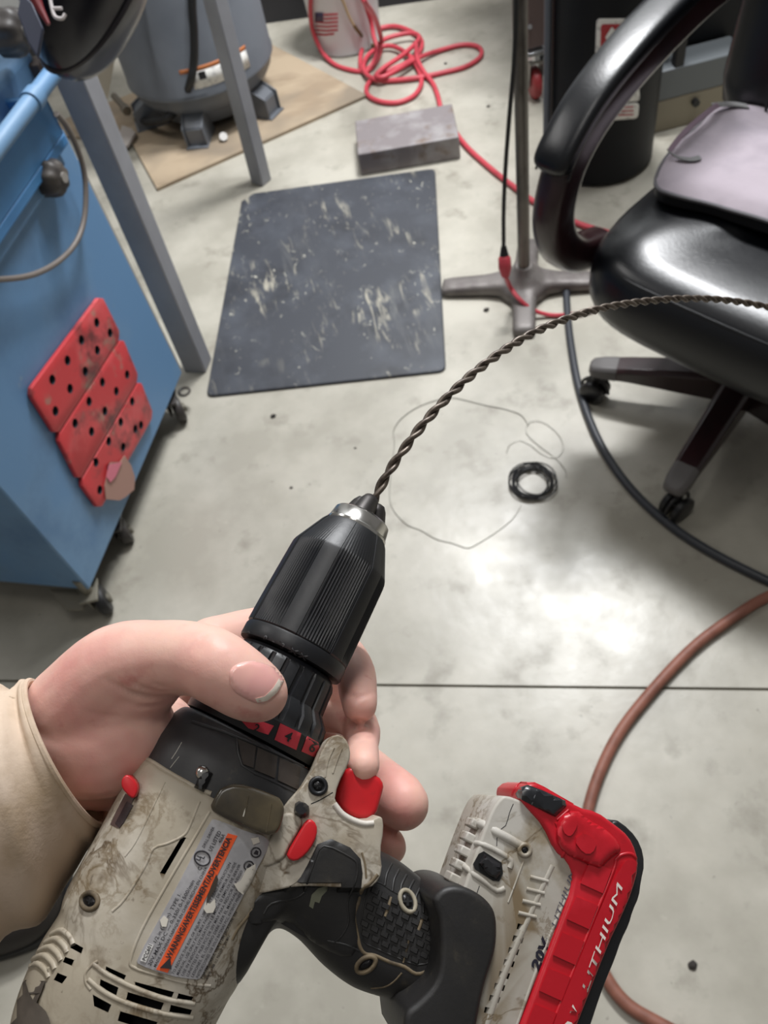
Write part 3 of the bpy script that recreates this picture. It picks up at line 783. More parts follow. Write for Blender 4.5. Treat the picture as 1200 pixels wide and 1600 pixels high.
mk('red_band', G().tube(catmull([AT(x, y, .96) for x, y in [(52, -10), (62, 12), (76, 38)]], 6), lambda t: .008 * (1 - t * .7), 10), mat('band_red', (112, 26, 34), .4), hr)
mk('headgear_strap', G().prism([AT(36, -8, 1.0), AT(52, 8, .99), AT(70, 48, .99), AT(62, 95, 1.0), AT(46, 70, 1.0), AT(30, 25, 1.0)], -ray(600, 800).normalized() * .006), mat('headgear_slate', (58, 64, 84), .5), hr, bevel=.002)

# ================================================================== OFFICE CHAIR
leather = mat('black_leather', (6, 8, 13), .32, bump=[(160, .16, 3, .0012), (9, .06, 2, .01)], coat=.05, spec=.45)
wood = mat('mahogany', (42, 20, 23), .3, var=[((28, 13, 15), 20, .4, .7, 4, (1, 1, .1))], coat=.3)
worn = mat('worn_tip', (92, 89, 88), .5)
CH = Vector((.83, 1.115, 0))
ce = Vector((.55, -.835, 0)).normalized(); cf = Vector((-.835, -.55, 0)).normalized()
MC = Matrix((ce, -cf, Vector((0, 0, 1)))).transposed()      # local x = width, y = backwards
ch = root('office_chair', 'black leather office chair with padded arm and star base', 'chair', CH, MC)
def C(x, y, zz): return CH + ce * x + cf * y + Vector((0, 0, zz))
# seat: puffy cushion
g = G(); R = []
def seat_ring(scx, scy, zz, cy=0):
    return [C(scx * spow(math.cos(t), .42), cy + scy * spow(math.sin(t), .45), zz - .012 * max(0, math.sin(t)) ** 4) for t in [2 * PI * k / 56 for k in range(56)]]
for zz, s, sy in [(.362, .60, .62), (.364, .80, .82), (.372, .91, .93), (.39, .975, .985), (.415, 1.0, 1.01), (.445, 1.0, 1.005), (.475, .985, .98), (.497, .945, .94), (.512, .88, .86), (.52, .76, .72), (.522, .5, .5), (.521, .2, .2), (.521, .02, .02)]:
    R.append(seat_ring(.285 * s, .285 * sy, zz))
g.rings(R)
seat = mk('seat', g, leather, ch, smooth=180)
# piping seam on the seat
mk('seam', G().tube(catmull([C(.267 * spow(math.cos(t), .42), .265 * spow(math.sin(t), .45), .487) for t in [2 * PI * k / 40 for k in range(40)]], 2, True), .0022, 6, closed=True), leather, ch)
# backrest
g = G(); R = []
for k in range(15):
    t = k / 14; zz = .50 + .62 * t; yb = -.25 - .10 * t; w_ = .305 * (1 - .0 * t) * (1 if 0 < k < 14 else .8); th = .055 * (1 if 0 < k < 14 else .5)
    if k == 1 or k == 13: w_ *= .97; th *= .85
    R.append([C(w_ * spow(math.cos(a), .5), yb + th * spow(math.sin(a), .6), zz) for a in [2 * PI * j / 40 for j in range(40)]])
g.rings(R); mk('backrest', g, leather, ch, smooth=180)
for sx in (-1, 1):
    mk('backrest_seam', G().tube(catmull([C(sx * (.175 + .012 * math.sin(k)), -.192 - .1 * k / 8 + .0, .54 + .58 * k / 8) for k in range(9)], 3), .0028, 6), leather, ch)
# arms
for sx in (-1, 1):
    prof = [(.13, .40), (.21, .435), (.262, .49), (.282, .555), (.272, .615), (.238, .672), (.172, .718), (.078, .750), (-.03, .772), (-.13, .784), (-.23, .788)]
    P3 = catmull([C(sx * .315, y, zz) for y, zz in prof], 6)
    side = ce
    fr = mk('arm_frame', G().sweep(P3, side, .031, .036, .6, 20, off=-.010), wood, ch, smooth=60)
    pad = [C(sx * .315, y, zz) for y, zz in [(.262, .640)] + prof[5:]]
    P4 = catmull(pad, 8)
    mk('arm_pad', G().sweep(P4, side, lambda t: .037 * (1 - max(0, (.12 - t) / .12) ** 2.5 * .7), lambda t: .018 * (1 - max(0, (.12 - t) / .12) ** 2.5 * .85), .6, 24, off=.030), leather, ch, smooth=180)
    mk('arm_piping', G().tube([p + side * .034 * (1) + (side.cross((P4[min(i + 1, len(P4) - 1)] - P4[max(i - 1, 0)]).normalized())) * .022 for i, p in enumerate(P4)], .0022, 6), leather, ch, smooth=180)
    mk('arm_piping', G().tube([p - side * .034 * (1) + (side.cross((P4[min(i + 1, len(P4) - 1)] - P4[max(i - 1, 0)]).normalized())) * .022 for i, p in enumerate(P4)], .0022, 6), leather, ch, smooth=180)
    mk('arm_bracket', G().sweep([C(sx * .315, .16, .405), C(sx * .25, .12, .375), C(sx * .15, .1, .365)], cf, .03, .006, .4, 12), black_rub, ch)
    mk('arm_bolt', G().cyl(C(sx * .315, -.215, .80), C(sx * .315, -.225, .84), .012), chrome, ch)
mk('bright_tab', G().prism([C(-.345, -.195, .795), C(-.325, -.23, .795), C(-.315, -.22, .76), C(-.34, -.19, .765)], ce * .012), mat('tab_cream', (226, 214, 204), .5), ch, bevel=.002)
# column, mechanism
mk('seat_plate', G().box(CH + Vector((0, 0, .35)), (.14, .12, .014), MC), black_rub, ch)
mk('gas_column', G().cyl(C(0, 0, .07), C(0, 0, .25), .032).cyl(C(0, 0, .25), C(0, 0, .35), .018), black_rub, ch)
mk('hub', G().cyl(C(0, 0, .065), C(0, 0, .135), .05, .045), wood, ch)
a0_ = math.atan2(.909 - 1.115, .588 - .83)
for k in range(5):
    a = a0_ + k * 2 * PI / 5; d = Vector((math.cos(a), math.sin(a), 0)); s_ = Vector((-d.y, d.x, 0))
    R = []
    for t, w_, zt_, zb_ in [(.02, .033, .145, .07), (.12, .031, .135, .075), (.24, .028, .118, .082), (.295, .026, .108, .08)]:
        R.append([CH + d * t + s_ * w_ * sx + Vector((0, 0, zz)) for sx, zz in [(-1, zb_), (-1, zt_ - .008), (-.7, zt_), (.7, zt_), (1, zt_ - .008), (1, zb_)]])
    mk('leg', G().rings(R), wood, ch, smooth=30, bevel=.002)
    R = []
    for t, w_, zt_, zb_ in [(.268, .0275, .1135, .079), (.30, .0265, .109, .078), (.325, .022, .104, .079), (.333, .012, .098, .082)]:
        R.append([CH + d * t + s_ * w_ * sx + Vector((0, 0, zz)) for sx, zz in [(-1, zb_), (-1, zt_ - .008), (-.7, zt_), (.7, zt_), (1, zt_ - .008), (1, zb_)]])
    mk('leg_tip', G().rings(R), worn, ch, smooth=40, bevel=.003)
    c = CH + d * .315 + s_ * .012 ; c.z = .03
    wx = (d * .3 + s_).normalized()
    g = G()
    for sg in (-1, 1):
        g.lathe(c + wx * sg * .016 - wx * .009, wx, [(0, .012), (.001, .026), (.004, .030), (.014, .030), (.017, .026), (.018, .012)], 28)
    g.cyl(c - wx * .02, c + wx * .02, .008)
    cst = mk('caster', g, mat('caster_black', (18, 17, 19), .35), ch)
    g = G(); R = []
    g.cyl(c + Vector((0, 0, .02)), c + Vector((0, 0, .058)), .009)
    arc = [c + d2 for d2 in [Vector((0, 0, .034)) + (wx.cross(Vector((0, 0, 1)))) * x for x in (-.018, .018)]]
    g.tube([c + (wx.cross(Vector((0, 0, 1)))) * .034 * math.cos(t) + Vector((0, 0, .034 * math.sin(t))) for t in [PI * k / 10 for k in range(11)]], .004, 8)
    mk('caster_hood', g, mat('caster_black', (0, 0, 0)), cst)
# cushion of folded grey cloth
cloth = mat('grey_cloth', (166, 156, 164), .9, var=[((146, 138, 146), 6, .45, .65, 5)], bump=[(900, .3, 2, .0006), (14, .25, 3, .01)])
ck = root('seat_cushion', 'grey fabric cushion with straps lying on the chair seat', 'cushion', C(.08, -.02, .522), MC)
outl = [PLN(x, y, C(0, 0, .56), (0, 0, 1)) for x, y in [(1020, 285), (1036, 245), (1062, 212), (1092, 188), (1115, 163), (1160, 157), (1230, 158), (1330, 165), (1420, 260), (1400, 370), (1300, 370), (1200, 338), (1150, 322), (1110, 308), (1060, 300)]]
out2 = chaikin(outl, 2)
v2, f2, n, B = fill([(p.x, p.y) for p in out2], .018)
def inner(p):
    return min((Vector((q.x, q.y)) - Vector((p.x, p.y))).length for q in B)
g = G(); nv = len(v2)
top = [Vector((p.x, p.y, .548 + .020 * min(1, inner(p) / .035) ** .6 + .003 * math.sin(p.x * 42 + p.y * 18) * math.sin(p.y * 30))) for p in v2]
bot = [Vector((p.x, p.y, .5235 + .004 * (1 - min(1, inner(p) / .03)))) for p in v2]
g.add(top, f2); 
cm = mk('cover', g, cloth, ck, smooth=180)
und = mat('cushion_black', (14, 14, 18), .5)
g = G(); g.add(bot, f2)
bi = [min(range(nv), key=lambda i: (v2[i] - q).length) for q in B]
g.v += [top[i] - Vector((0, 0, .004)) for i in bi]
nb = len(bi)
for k in range(nb):
    a, b = bi[k], bi[(k + 1) % nb]; g.f.append((a, b, nv + (k + 1) % nb, nv + k))
mk('base', g, und, ck, smooth=60)
mk('edge_binding', G().tube([top[i] for i in bi], .004, 8, closed=True), mat('binding_grey', (92, 90, 94), .7), ck)
def cz(x, y, h=.574): return PLN(x, y, Vector((0, 0, h)), (0, 0, 1))
mk('strap', G().sweep(catmull([cz(1046, 236), cz(1062, 215, .58), cz(1082, 195, .585), cz(1110, 172, .583), cz(1122, 164, .578)], 5), (0, .6, .0), .008, .0015, .5, 10), mat('strap_mauve', (118, 98, 112), .7), ck)
mk('strap', G().sweep(catmull([cz(1044, 236), cz(1060, 246, .575), cz(1080, 249, .573), cz(1094, 246, .572)], 5), (0, 1, 0), .007, .0015, .5, 10), mat('strap_grey', (112, 112, 112), .7), ck)
mk('strap', G().sweep(catmull([cz(1114, 165), cz(1130, 163, .578), cz(1150, 163, .575), cz(1168, 166, .572)], 5), (0, 1, 0), .009, .0015, .5, 10), mat('strap_grey', (0, 0, 0)), ck)
# boot of the person below the sleeve
# ================================================================== DRILL
# drill frame: x = across (body -> battery), y = along the spindle towards the tip, z = towards the viewer
tau = math.radians(20)
ax2 = Vector((.462, -.887, 0)).normalized()
a_c = Vector((ax2.x * math.cos(tau), ax2.y * math.cos(tau), math.sin(tau)))
b_c = Vector((-ax2.y, ax2.x, 0))
n_c = b_c.cross(a_c)          # in (x right, y down, z fwd) this is right-handed
DA, DB, DN = RW @ a_c, RW @ b_c, RW @ n_c
if (CAM - AT(430, 1200, .28)).dot(DN) < 0: DN = -DN
MD = Matrix((DB, DA, DN)).transposed()
DO = AT(430, 1200, .28)
dr = root('cordless_drill', 'worn beige and black cordless drill held in the foreground', 'drill', DO, MD)
MDI = RM[dr.name].inverted()
CL = MDI @ CAM
def dray(px, py): return (MD.transposed() @ ray(px, py)).normalized()
def D(px, py, h=0.0):
    v = dray(px, py); return CL + v * ((h - CL.z) / v.z)
def dk_(name, g, m, parent=None, **k): return mk(name, g, m, parent or dr, world=False, **k)

beige = mat('drill_beige', (168, 158, 140), .5, var=[((192, 185, 172), 22, .42, .62, 4), ((128, 112, 88), 30, .52, .70, 7), ((100, 84, 62), 70, .58, .72, 6), ((84, 70, 54), 190, .66, .76, 4)],
            bump=[(260, .12, 4, .0006), (60, .25, 4, .001)], dirt=((96, 80, 56), .49, .44), veins=[((96, 80, 60), 34, .028, 18, .42, .58), ((120, 104, 80), 90, .05, 30, .45, .6)])
beige_l = mat('foot_beige', (166, 160, 148), .5, var=[((184, 180, 172), 30, .42, .62, 4), ((140, 128, 106), 42, .54, .70, 6), ((98, 86, 68), 200, .67, .77, 3)],
            bump=[(260, .1, 4, .0006)], dirt=((120, 104, 80), .49, .44), veins=[((112, 98, 76), 40, .022, 22, .45, .6)])
blackp = mat('drill_black', (26, 27, 30), .42, var=[((38, 38, 40), 90, .5, .7, 5), ((20, 22, 27), 40, .5, .7, 3)], bump=(500, .12, 3, .0004))
gearm = mat('gearbox_black', (40, 40, 42), .5, var=[((54, 54, 54), 60, .5, .7, 6), ((78, 74, 66), 130, .66, .78, 5)], bump=(300, .15, 4, .0005))
rubberb = mat('grip_rubber', (30, 29, 29), .5, var=[((40, 38, 35), 60, .5, .7, 5), ((60, 55, 46), 120, .64, .78, 5)], bump=(500, .2, 3, .0004))
dirtln = mat('seam_dirty', (112, 98, 76), .7, var=[((70, 60, 46), 120, .45, .65, 5)])
redp = mat('drill_red', (196, 28, 36), .36, var=[((176, 26, 34), 40, .5, .7, 3), ((150, 40, 40), 110, .66, .78, 4)])
redb = mat('battery_red', (178, 20, 34), .34, var=[((194, 32, 46), 50, .5, .7, 4), ((140, 26, 34), 140, .62, .76, 5)], bump=(200, .08, 3, .0006))
steelc = mat('chuck_steel', (210, 208, 204), .2, 1)
jawm = mat('jaw_steel', (70, 67, 66), .42, .7)
black0 = mat('void_black', (8, 8, 9), .8)
olive = mat('smoked_block', (88, 78, 58), .3, var=[((60, 54, 44), 60, .4, .65, 4), ((92, 82, 56), 90, .6, .75, 3)], coat=.3)
lightp = mat('scratch_light', (196, 192, 180), .6)
labm = mat('silver_label', (168, 166, 168), .35, .25, var=[((188, 186, 188), 120, .45, .65, 4), ((132, 128, 124), 60, .6, .75, 5)])
orangem = mat('warning_orange', (232, 92, 44), .45)
inkm = mat('label_ink', (44, 42, 46), .5)

def ring_y(L, Rr, hz, e=.85, zc=0, n=72, flat=1):
    l, r = D(*L), D(*Rr)
    y = (l.y + r.y) / 2; c = (l.x + r.x) / 2; w = (r.x - l.x) / 2
    return (c, y, w, hz, e, zc)
def loft_y(st, n=72, sub=6):
    P = []
    keys = [np.array(s) for s in st]
    out = []
    for i in range(len(keys) - 1):
        p0 = keys[max(i - 1, 0)]; p1 = keys[i]; p2 = keys[i + 1]; p3 = keys[min(i + 2, len(keys) - 1)]
        for k in range(sub):
            t = k / sub; m1 = (p2 - p0) / 2; m2 = (p3 - p1) / 2
            out.append((2 * t ** 3 - 3 * t ** 2 + 1) * p1 + (t ** 3 - 2 * t * t + t) * m1 + (-2 * t ** 3 + 3 * t * t) * p2 + (t ** 3 - t * t) * m2)
    out.append(keys[-1])
    R = []
    for c, y, w, hz, e, zc in out:
        R.append([Vector((c + w * spow(math.cos(t), e), y, zc + hz * spow(math.sin(t), e))) for t in [2 * PI * k / n for k in range(n)]])
    return G().rings(R)

# ---- chuck, all on the spindle axis
pc0, pc1 = (D(507, 809) + D(602, 857)) / 2, (D(385, 972) + D(541, 1047)) / 2
axd = (pc0 - pc1).normalized()
r_nose = (D(507, 809) - D(602, 857)).length / 2 * .97
r_sh = (D(456, 846) - D(603, 918)).length / 2 * .97
r_bot = (D(385, 972) - D(541, 1047)).length / 2 * .98
t_nose = (pc0 - pc1).length
t_sh = ((D(456, 846) + D(603, 918)) / 2 - pc1).dot(axd)
def knurl(t, r, q):
    s = ((q * 6 / (2 * PI)) % 1)
    d = 0
    if .2 < s < .84 and .004 < t < t_sh + .001: d = .0005 * (.5 + .5 * math.sin(q * 108))
    elif (s <= .17 or s >= .87): d = -.0004
    return r - d
ck_p = [(-.0002, r_bot * .6), (0, r_bot - .0006), (.0008, r_bot)]
for k in range(7): ck_p.append((.005 + (t_sh - .008) * k / 6, r_bot + (r_sh - r_bot) * (k / 6) ** 1.3))
ck_p += [(t_sh, r_sh * .995), (t_sh + .0012, r_sh * .975), (t_nose - .0012, r_nose + .0008), (t_nose, r_nose), (t_nose + .0004, r_nose * .6)]
cs = dk_('chuck_sleeve', G().lathe(pc1, axd, ck_p, 864, knurl), blackp, smooth=35)
# collar with raised lettering
pcol = pc1 - axd * .0052
col_p = [(-.0005, r_bot * .7), (0, r_bot * 1.0), (.0007, r_bot * 1.015), (.0046, r_bot * 1.015), (.0054, r_bot * 1.0), (.0056, r_bot * .7)]
dk_('chuck_collar', G().lathe(pcol, axd, col_p, 120), blackp, smooth=35)
# chrome ring + jaws
pr0 = pc1 + axd * t_nose
sr = r_nose
dk_('nose_ring', G().lathe(pr0, axd, [(-.001, sr * .93), (.0002, sr * .985), (.0012, sr * .985), (.0016, sr * .96), (.0060, sr * .90), (.0066, sr * .86), (.0072, sr * .76), (.0072, sr * .5), (.003, sr * .42)], 90), steelc, smooth=30)
jt = pr0 + axd * .0160
for k in range(3):
    q = 2 * PI * k / 3 + 1.15
    u = axd.orthogonal().normalized(); w = axd.cross(u); rd = u * math.cos(q) + w * math.sin(q); tg = axd.cross(rd)
    base = pr0 + axd * .003 + rd * .0066; tip = jt - axd * .001 + rd * .0028
    dk_('jaw', G().lathe(base, tip - base, [(0, .0048), ((tip - base).length * .75, .0037), ((tip - base).length * .93, .0029), ((tip - base).length, .0014)], 20), jawm, smooth=50)
# torque ring
pt0 = pcol - axd * .001
rT = r_bot * .985
p_tail = (D(283, 1098) + D(500, 1214)) / 2
t_len = (pt0 - D(408, 1160)).dot(axd)
def tribs(t, r, q):
    return r - (.0009 * (1 if math.sin(q * 22) > .55 else 0) if -.0195 < t - 0 < -.002 else 0)
r_tq = (D(503, 1180) - (pt0 - axd * t_len)).length
r_tq = max(r_bot * 1.06, min(r_tq, r_bot * 1.24))
tq = [(-t_len - .0012, r_tq * .8), (-t_len, r_tq * .99), (-t_len + .0010, r_tq), (-t_len + .0072, r_tq), (-t_len + .0080, r_tq * .975), (-.0185, r_tq * .965), (-.016, r_tq * .95), (-.012, rT * 1.02), (-.003, rT * .99), (-.0015, rT * .96), (0, rT * .9), (.0003, rT * .6)]
tr_ = dk_('torque_ring', G().lathe(pt0, axd, tq, 264, tribs), blackp, smooth=35)

# ---- gearbox housing and body
pgb = pt0 - axd * (t_len + .0006)
def rcen(dy, w, hz): return (pgb.x - axd.x / axd.y * dy, pgb.y - dy, w, hz, .95, pgb.z - axd.z / axd.y * dy)
gb_st = [rcen(0, .020, .020), rcen(.0006, r_tq * 1.0, r_tq * 1.0), rcen(.004, r_tq * 1.10, r_tq * 1.04), ring_y((240, 1148), (486, 1262), .029, .85), ring_y((214, 1196), (462, 1312), .030, .85), ring_y((205, 1215), (452, 1330), .028, .85)]
gearbox = dk_('gearbox', loft_y(gb_st), gearm, smooth=50)
body_st = [ring_y((219, 1186), (458, 1298), .0295, .8), ring_y((213, 1197), (458, 1310), .0308, .78), ring_y((180, 1256), (444, 1372), .0312, .75), ring_y((150, 1312), (420, 1424), .0312, .75), ring_y((100, 1404), (388, 1500), .031, .75), ring_y((88, 1440), (368, 1535), .031, .78),
           ring_y((60, 1484), (345, 1580), .031, .82), ring_y((36, 1535), (315, 1640), .030, .85), ring_y((16, 1600), (280, 1700), .029, .88), ring_y((10, 1680), (240, 1770), .026, .9), ring_y((60, 1740), (190, 1795), .014, .9)]
body = dk_('body_shell', loft_y(body_st, 96), beige, smooth=60)

def vslot(poly, depth=.006):
    """cutter prism through the near surface along the view direction of the pixels"""
    return [(p[0], p[1]) for p in poly], depth
def mk_bvh(*obs):
    V = []; Fc = []
    for o in obs:
        n0 = len(V); V += [v.co.copy() for v in o.data.vertices]; Fc += [tuple(i + n0 for i in p.vertices) for p in o.data.polygons]
    return BVHTree.FromPolygons(V, Fc)
def hit(b, px, py, fall=.03):
    v = dray(px, py); r = b.ray_cast(CL, v)
    if r[0] is None:
        q = b.find_nearest(D(px, py, fall))
        return (q[0] if q[0] is not None else D(px, py, fall)), v
    return r[0], v
def cutout(o, polys, m, depth=.006, bvh=None):
    b = bvh or mk_bvh(o); g = G()
    for poly in polys:
        H = [hit(b, *p) for p in poly]
        zmin = min(h[0].z for h in H)
        top = [h[0] + (CL - h[0]).normalized() * .004 for h in H]
        bot = []
        for (px, py), h in zip(poly, H): bot.append(D(px, py, zmin - depth))
        n = len(poly)
        g.add(top + bot, [tuple(range(n)), tuple(reversed(range(n, 2 * n)))] + [(i, n + i, n + (i + 1) % n, (i + 1) % n) for i in range(n)])
    c = dk_('cutter', g, m, smooth=0)
    bo = o.modifiers.new('b', 'BOOLEAN'); bo.object = c; bo.operation = 'DIFFERENCE'; bo.solver = 'EXACT'; bo.material_mode = 'TRANSFER'
    bake(o); bpy.data.objects.remove(c)
    o.data.set_sharp_from_angle(angle=math.radians(45))
def rect(cx, cy, w, h, ang):
    a = math.radians(ang); c, s = math.cos(a), math.sin(a)
    return [(cx + x * w / 2 * c - y * h / 2 * s, cy + x * w / 2 * s + y * h / 2 * c) for x, y in [(-1, -1), (1, -1), (1, 1), (-1, 1)]]
def circ(cx, cy, r, n=16, ry=None, ang=0):
    ry = ry or r; a = math.radians(ang); c, s = math.cos(a), math.sin(a)
    return [(cx + r * math.cos(t) * c - ry * math.sin(t) * s, cy + r * math.cos(t) * s + ry * math.sin(t) * c) for t in [2 * PI * k / n for k in range(n)]]

def patch(name, poly, b, m, lift=.0008, s=9, smooth_it=0, parent=None, drop=.002, ang=40, bev=0, label=None, inset=0):
    P = [(p[0], p[1]) for p in poly]
    if smooth_it: P = [(p.x, p.y) for p in chaikin([Vector((x, y, 0)) for x, y in P], smooth_it)]
    v2, f2, n, B = fill(P, s)
    V = []
    for p in v2:
        h, v = hit(b, p.x, p.y)
        e = 1
        if bev:
            dd = min((q - p).length for q in B); e = min(1, dd / bev) if dd > .01 else 0
            e = math.sqrt(max(0, 1 - (1 - e) ** 2))
            V.append(h - v * (lift * (.25 + .75 * e)))
        else: V.append(h - v * lift)
    bi = [min(range(len(v2)), key=lambda i: (v2[i] - q).length) for q in B]
    nv = len(V); V += [V[i] + dray(v2[i].x, v2[i].y) * (lift + drop) for i in bi]
    nb = len(bi)
    f = list(f2) + [(bi[k], bi[(k + 1) % nb], nv + (k + 1) % nb, nv + k) for k in range(nb)]
    f.append(tuple(nv + k for k in reversed(range(nb))))
    return dk_(name, G().add(V, f), m, parent, smooth=ang, label=label)
def strip(name, path, b, m, wpx, lift=.0008, parent=None, closed=False, kind=None, r=None, n=4, sink=.72):
    """raised rounded line following the surface"""
    P = catmull([Vector((x, y, 0)) for x, y in path], n, closed) if n > 1 else [Vector((x, y, 0)) for x, y in path]
    pts = []
    for p in P:
        h, v = hit(b, p.x, p.y); pts.append(h + v * ((r or wpx / 2 * (h - CL).length / FPX) * sink - lift * .3))
    rr = wpx / 2 * (pts[0] - CL).length / FPX
    return dk_(name, G().tube(pts, r or rr, 8, closed), m, parent, smooth=60, kind=kind)
FONTS = {}
def text(s, x, y, ang, hpx, b, m, parent, lift=.0004, width=None, name='lettering', bold=0, shear=0, sub=False, valign='base'):
    """s written from pixel (x, y), baseline rotated by ang degrees (image sense), capital height hpx"""
    c = bpy.data.curves.new('t', 'FONT'); c.body = s; c.size = 1.0; c.resolution_u = 2; c.offset = bold; c.shear = shear
    o = bpy.data.objects.new('t', c); COL.objects.link(o)
    dg = bpy.context.evaluated_depsgraph_get(); dg.update()
    me = bpy.data.meshes.new_from_object(o.evaluated_get(dg))
    bpy.data.objects.remove(o)
    if not me.vertices: return None
    xs = [v.co.x for v in me.vertices]; W_ = max(xs)
    sy = hpx / .70; sx = sy if width is None else width / W_
    a = math.radians(ang); dx, dy = math.cos(a), math.sin(a)
    V = []
    for v in me.vertices:
        u, w = v.co.x * sx, v.co.y * sy
        px = x + u * dx + w * dy; py = y + u * dy - w * dx
        h, vv = hit(b, px, py); V.append(h - vv * lift)
    return dk_(name, G().add(V, [tuple(p.vertices) for p in me.polygons]), m, parent, smooth=0)

# ---- handle
def loft_pairs(st, n=48, sub=6):
    """stations (top px, bottom px, half thickness, exponent)"""
    K = []
    for T, Bm, h, e in st:
        t, b = D(*T), D(*Bm); c = (t + b) / 2; w = (b - t) / 2
        K.append(np.array([c.x, c.y, w.x, w.y, h, e]))
    out = []
    for i in range(len(K) - 1):
        p0 = K[max(i - 1, 0)]; p1 = K[i]; p2 = K[i + 1]; p3 = K[min(i + 2, len(K) - 1)]
        for k in range(sub):
            t = k / sub; m1 = (p2 - p0) / 2; m2 = (p3 - p1) / 2
            out.append((2 * t ** 3 - 3 * t ** 2 + 1) * p1 + (t ** 3 - 2 * t * t + t) * m1 + (-2 * t ** 3 + 3 * t * t) * p2 + (t ** 3 - t * t) * m2)
    out.append(K[-1]); R = []
    for cx, cy, wx, wy, h, e in out:
        R.append([Vector((cx + wx * spow(math.cos(t), e), cy + wy * spow(math.cos(t), e), h * spow(math.sin(t), e))) for t in [2 * PI * k / n for k in range(n)]])
    return G().rings(R)
hst = [((440, 1270), (336, 1545), .024, .8), ((480, 1278), (372, 1530), .022, .75), ((520, 1290), (398, 1474), .020, .75), ((556, 1310), (428, 1447), .019, .75), ((588, 1326), (462, 1462), .0185, .75), ((622, 1344), (505, 1506), .0185, .75), ((655, 1370), (548, 1537), .019, .75), ((690, 1400), (594, 1552), .020, .72), ((722, 1430), (640, 1566), .021, .7), ((760, 1460), (676, 1590), .021, .7)]
handle = dk_('handle', loft_pairs(hst, 64), rubberb, smooth=60)
# lower body rim (dark band under the label that joins the handle)
rim_b = dk_('lower_band', loft_pairs([((424, 1392), (404, 1460), .010, .8), ((398, 1430), (389, 1500), .012, .8), ((366, 1490), (369, 1531), .013, .8), ((335, 1548), (345, 1560), .010, .8)], 32), rubberb, smooth=60)
# trigger housing (beige)
def slab(name, poly, h0, h1, m, bev=.002, it=1, parent=None, segs=4, near=None):
    """rounded slab: outline given in pixels as seen on its near face h1"""
    P = chaikin([Vector((x, y, 0)) for x, y in poly], it) if it else [Vector((x, y, 0)) for x, y in poly]
    T = [D(p.x, p.y, h1) for p in P]
    o = dk_(name, G().prism([Vector((p.x, p.y, h0)) for p in T], (0, 0, h1 - h0)), m, parent, smooth=45, bevel=bev, segs=segs)
    bake(o); o.data.shade_smooth() if hasattr(o.data, 'shade_smooth') else None
    o.data.set_sharp_from_angle(angle=math.radians(45))
    return o
hous = slab('trigger_housing', [(484, 1216), (508, 1160), (524, 1146), (540, 1152), (548, 1172), (546, 1192), (528, 1225), (522, 1255), (548, 1276), (576, 1284), (597, 1272), (600, 1296), (594, 1330), (598, 1362), (586, 1384), (566, 1390), (520, 1386), (466, 1384), (420, 1394), (396, 1398), (392, 1330), (440, 1262)], -.016, .0246, beige, .005)
gbv = mk_bvh(hous, handle, body, gearbox)
housv = mk_bvh(hous, handle)
# rubber panel on the housing side
sp_ = patch('grip_panel', [(503, 1304), (562, 1331), (568, 1376), (553, 1424), (561, 1478), (545, 1500), (500, 1480), (462, 1452), (440, 1440), (415, 1440), (396, 1448), (384, 1430), (392, 1410), (404, 1397), (436, 1391), (460, 1382), (474, 1365)], housv, rubberb, .0010, 8, 1, bev=5)
spv = mk_bvh(hous, handle, sp_)
strip('panel_ridge', [(476, 1392), (490, 1350), (506, 1322), (548, 1340), (558, 1352), (556, 1376), (543, 1410), (545, 1440), (534, 1462), (520, 1474)], spv, rubberb, 3.5, .0003, n=3)
strip('panel_ridge', [(412, 1428), (424, 1412), (462, 1403), (476, 1394)], spv, rubberb, 4, .0003, n=3)
strip('panel_ridge', [(512, 1470), (540, 1476), (562, 1486)], spv, rubberb, 3.5, .0003, n=3)
strip('bare_seam', [(590, 1366), (578, 1380), (566, 1388), (559, 1412), (553, 1430), (558, 1458), (563, 1480), (572, 1490), (585, 1492), (610, 1503), (632, 1510), (650, 1521), (668, 1516), (686, 1500), (697, 1480), (703, 1448), (699, 1425)], housv, dirtln, 6.5, .0002, n=3)
strip('bare_seam', [(565, 1332), (570, 1350), (572, 1372)], spv, dirtln, 4, .0003, n=3)
patch('wear_spot', [(483, 1416), (487, 1398), (497, 1388), (512, 1384), (511, 1392), (503, 1400), (499, 1411), (492, 1409), (489, 1420)], spv, mat('wear_green', (116, 118, 100), .8), .0002, 6)
strip('wear_line', [(362, 1468), (370, 1452), (384, 1434), (394, 1420)], mk_bvh(handle, rim_b, body), dirtln, 6, .0002, n=3)
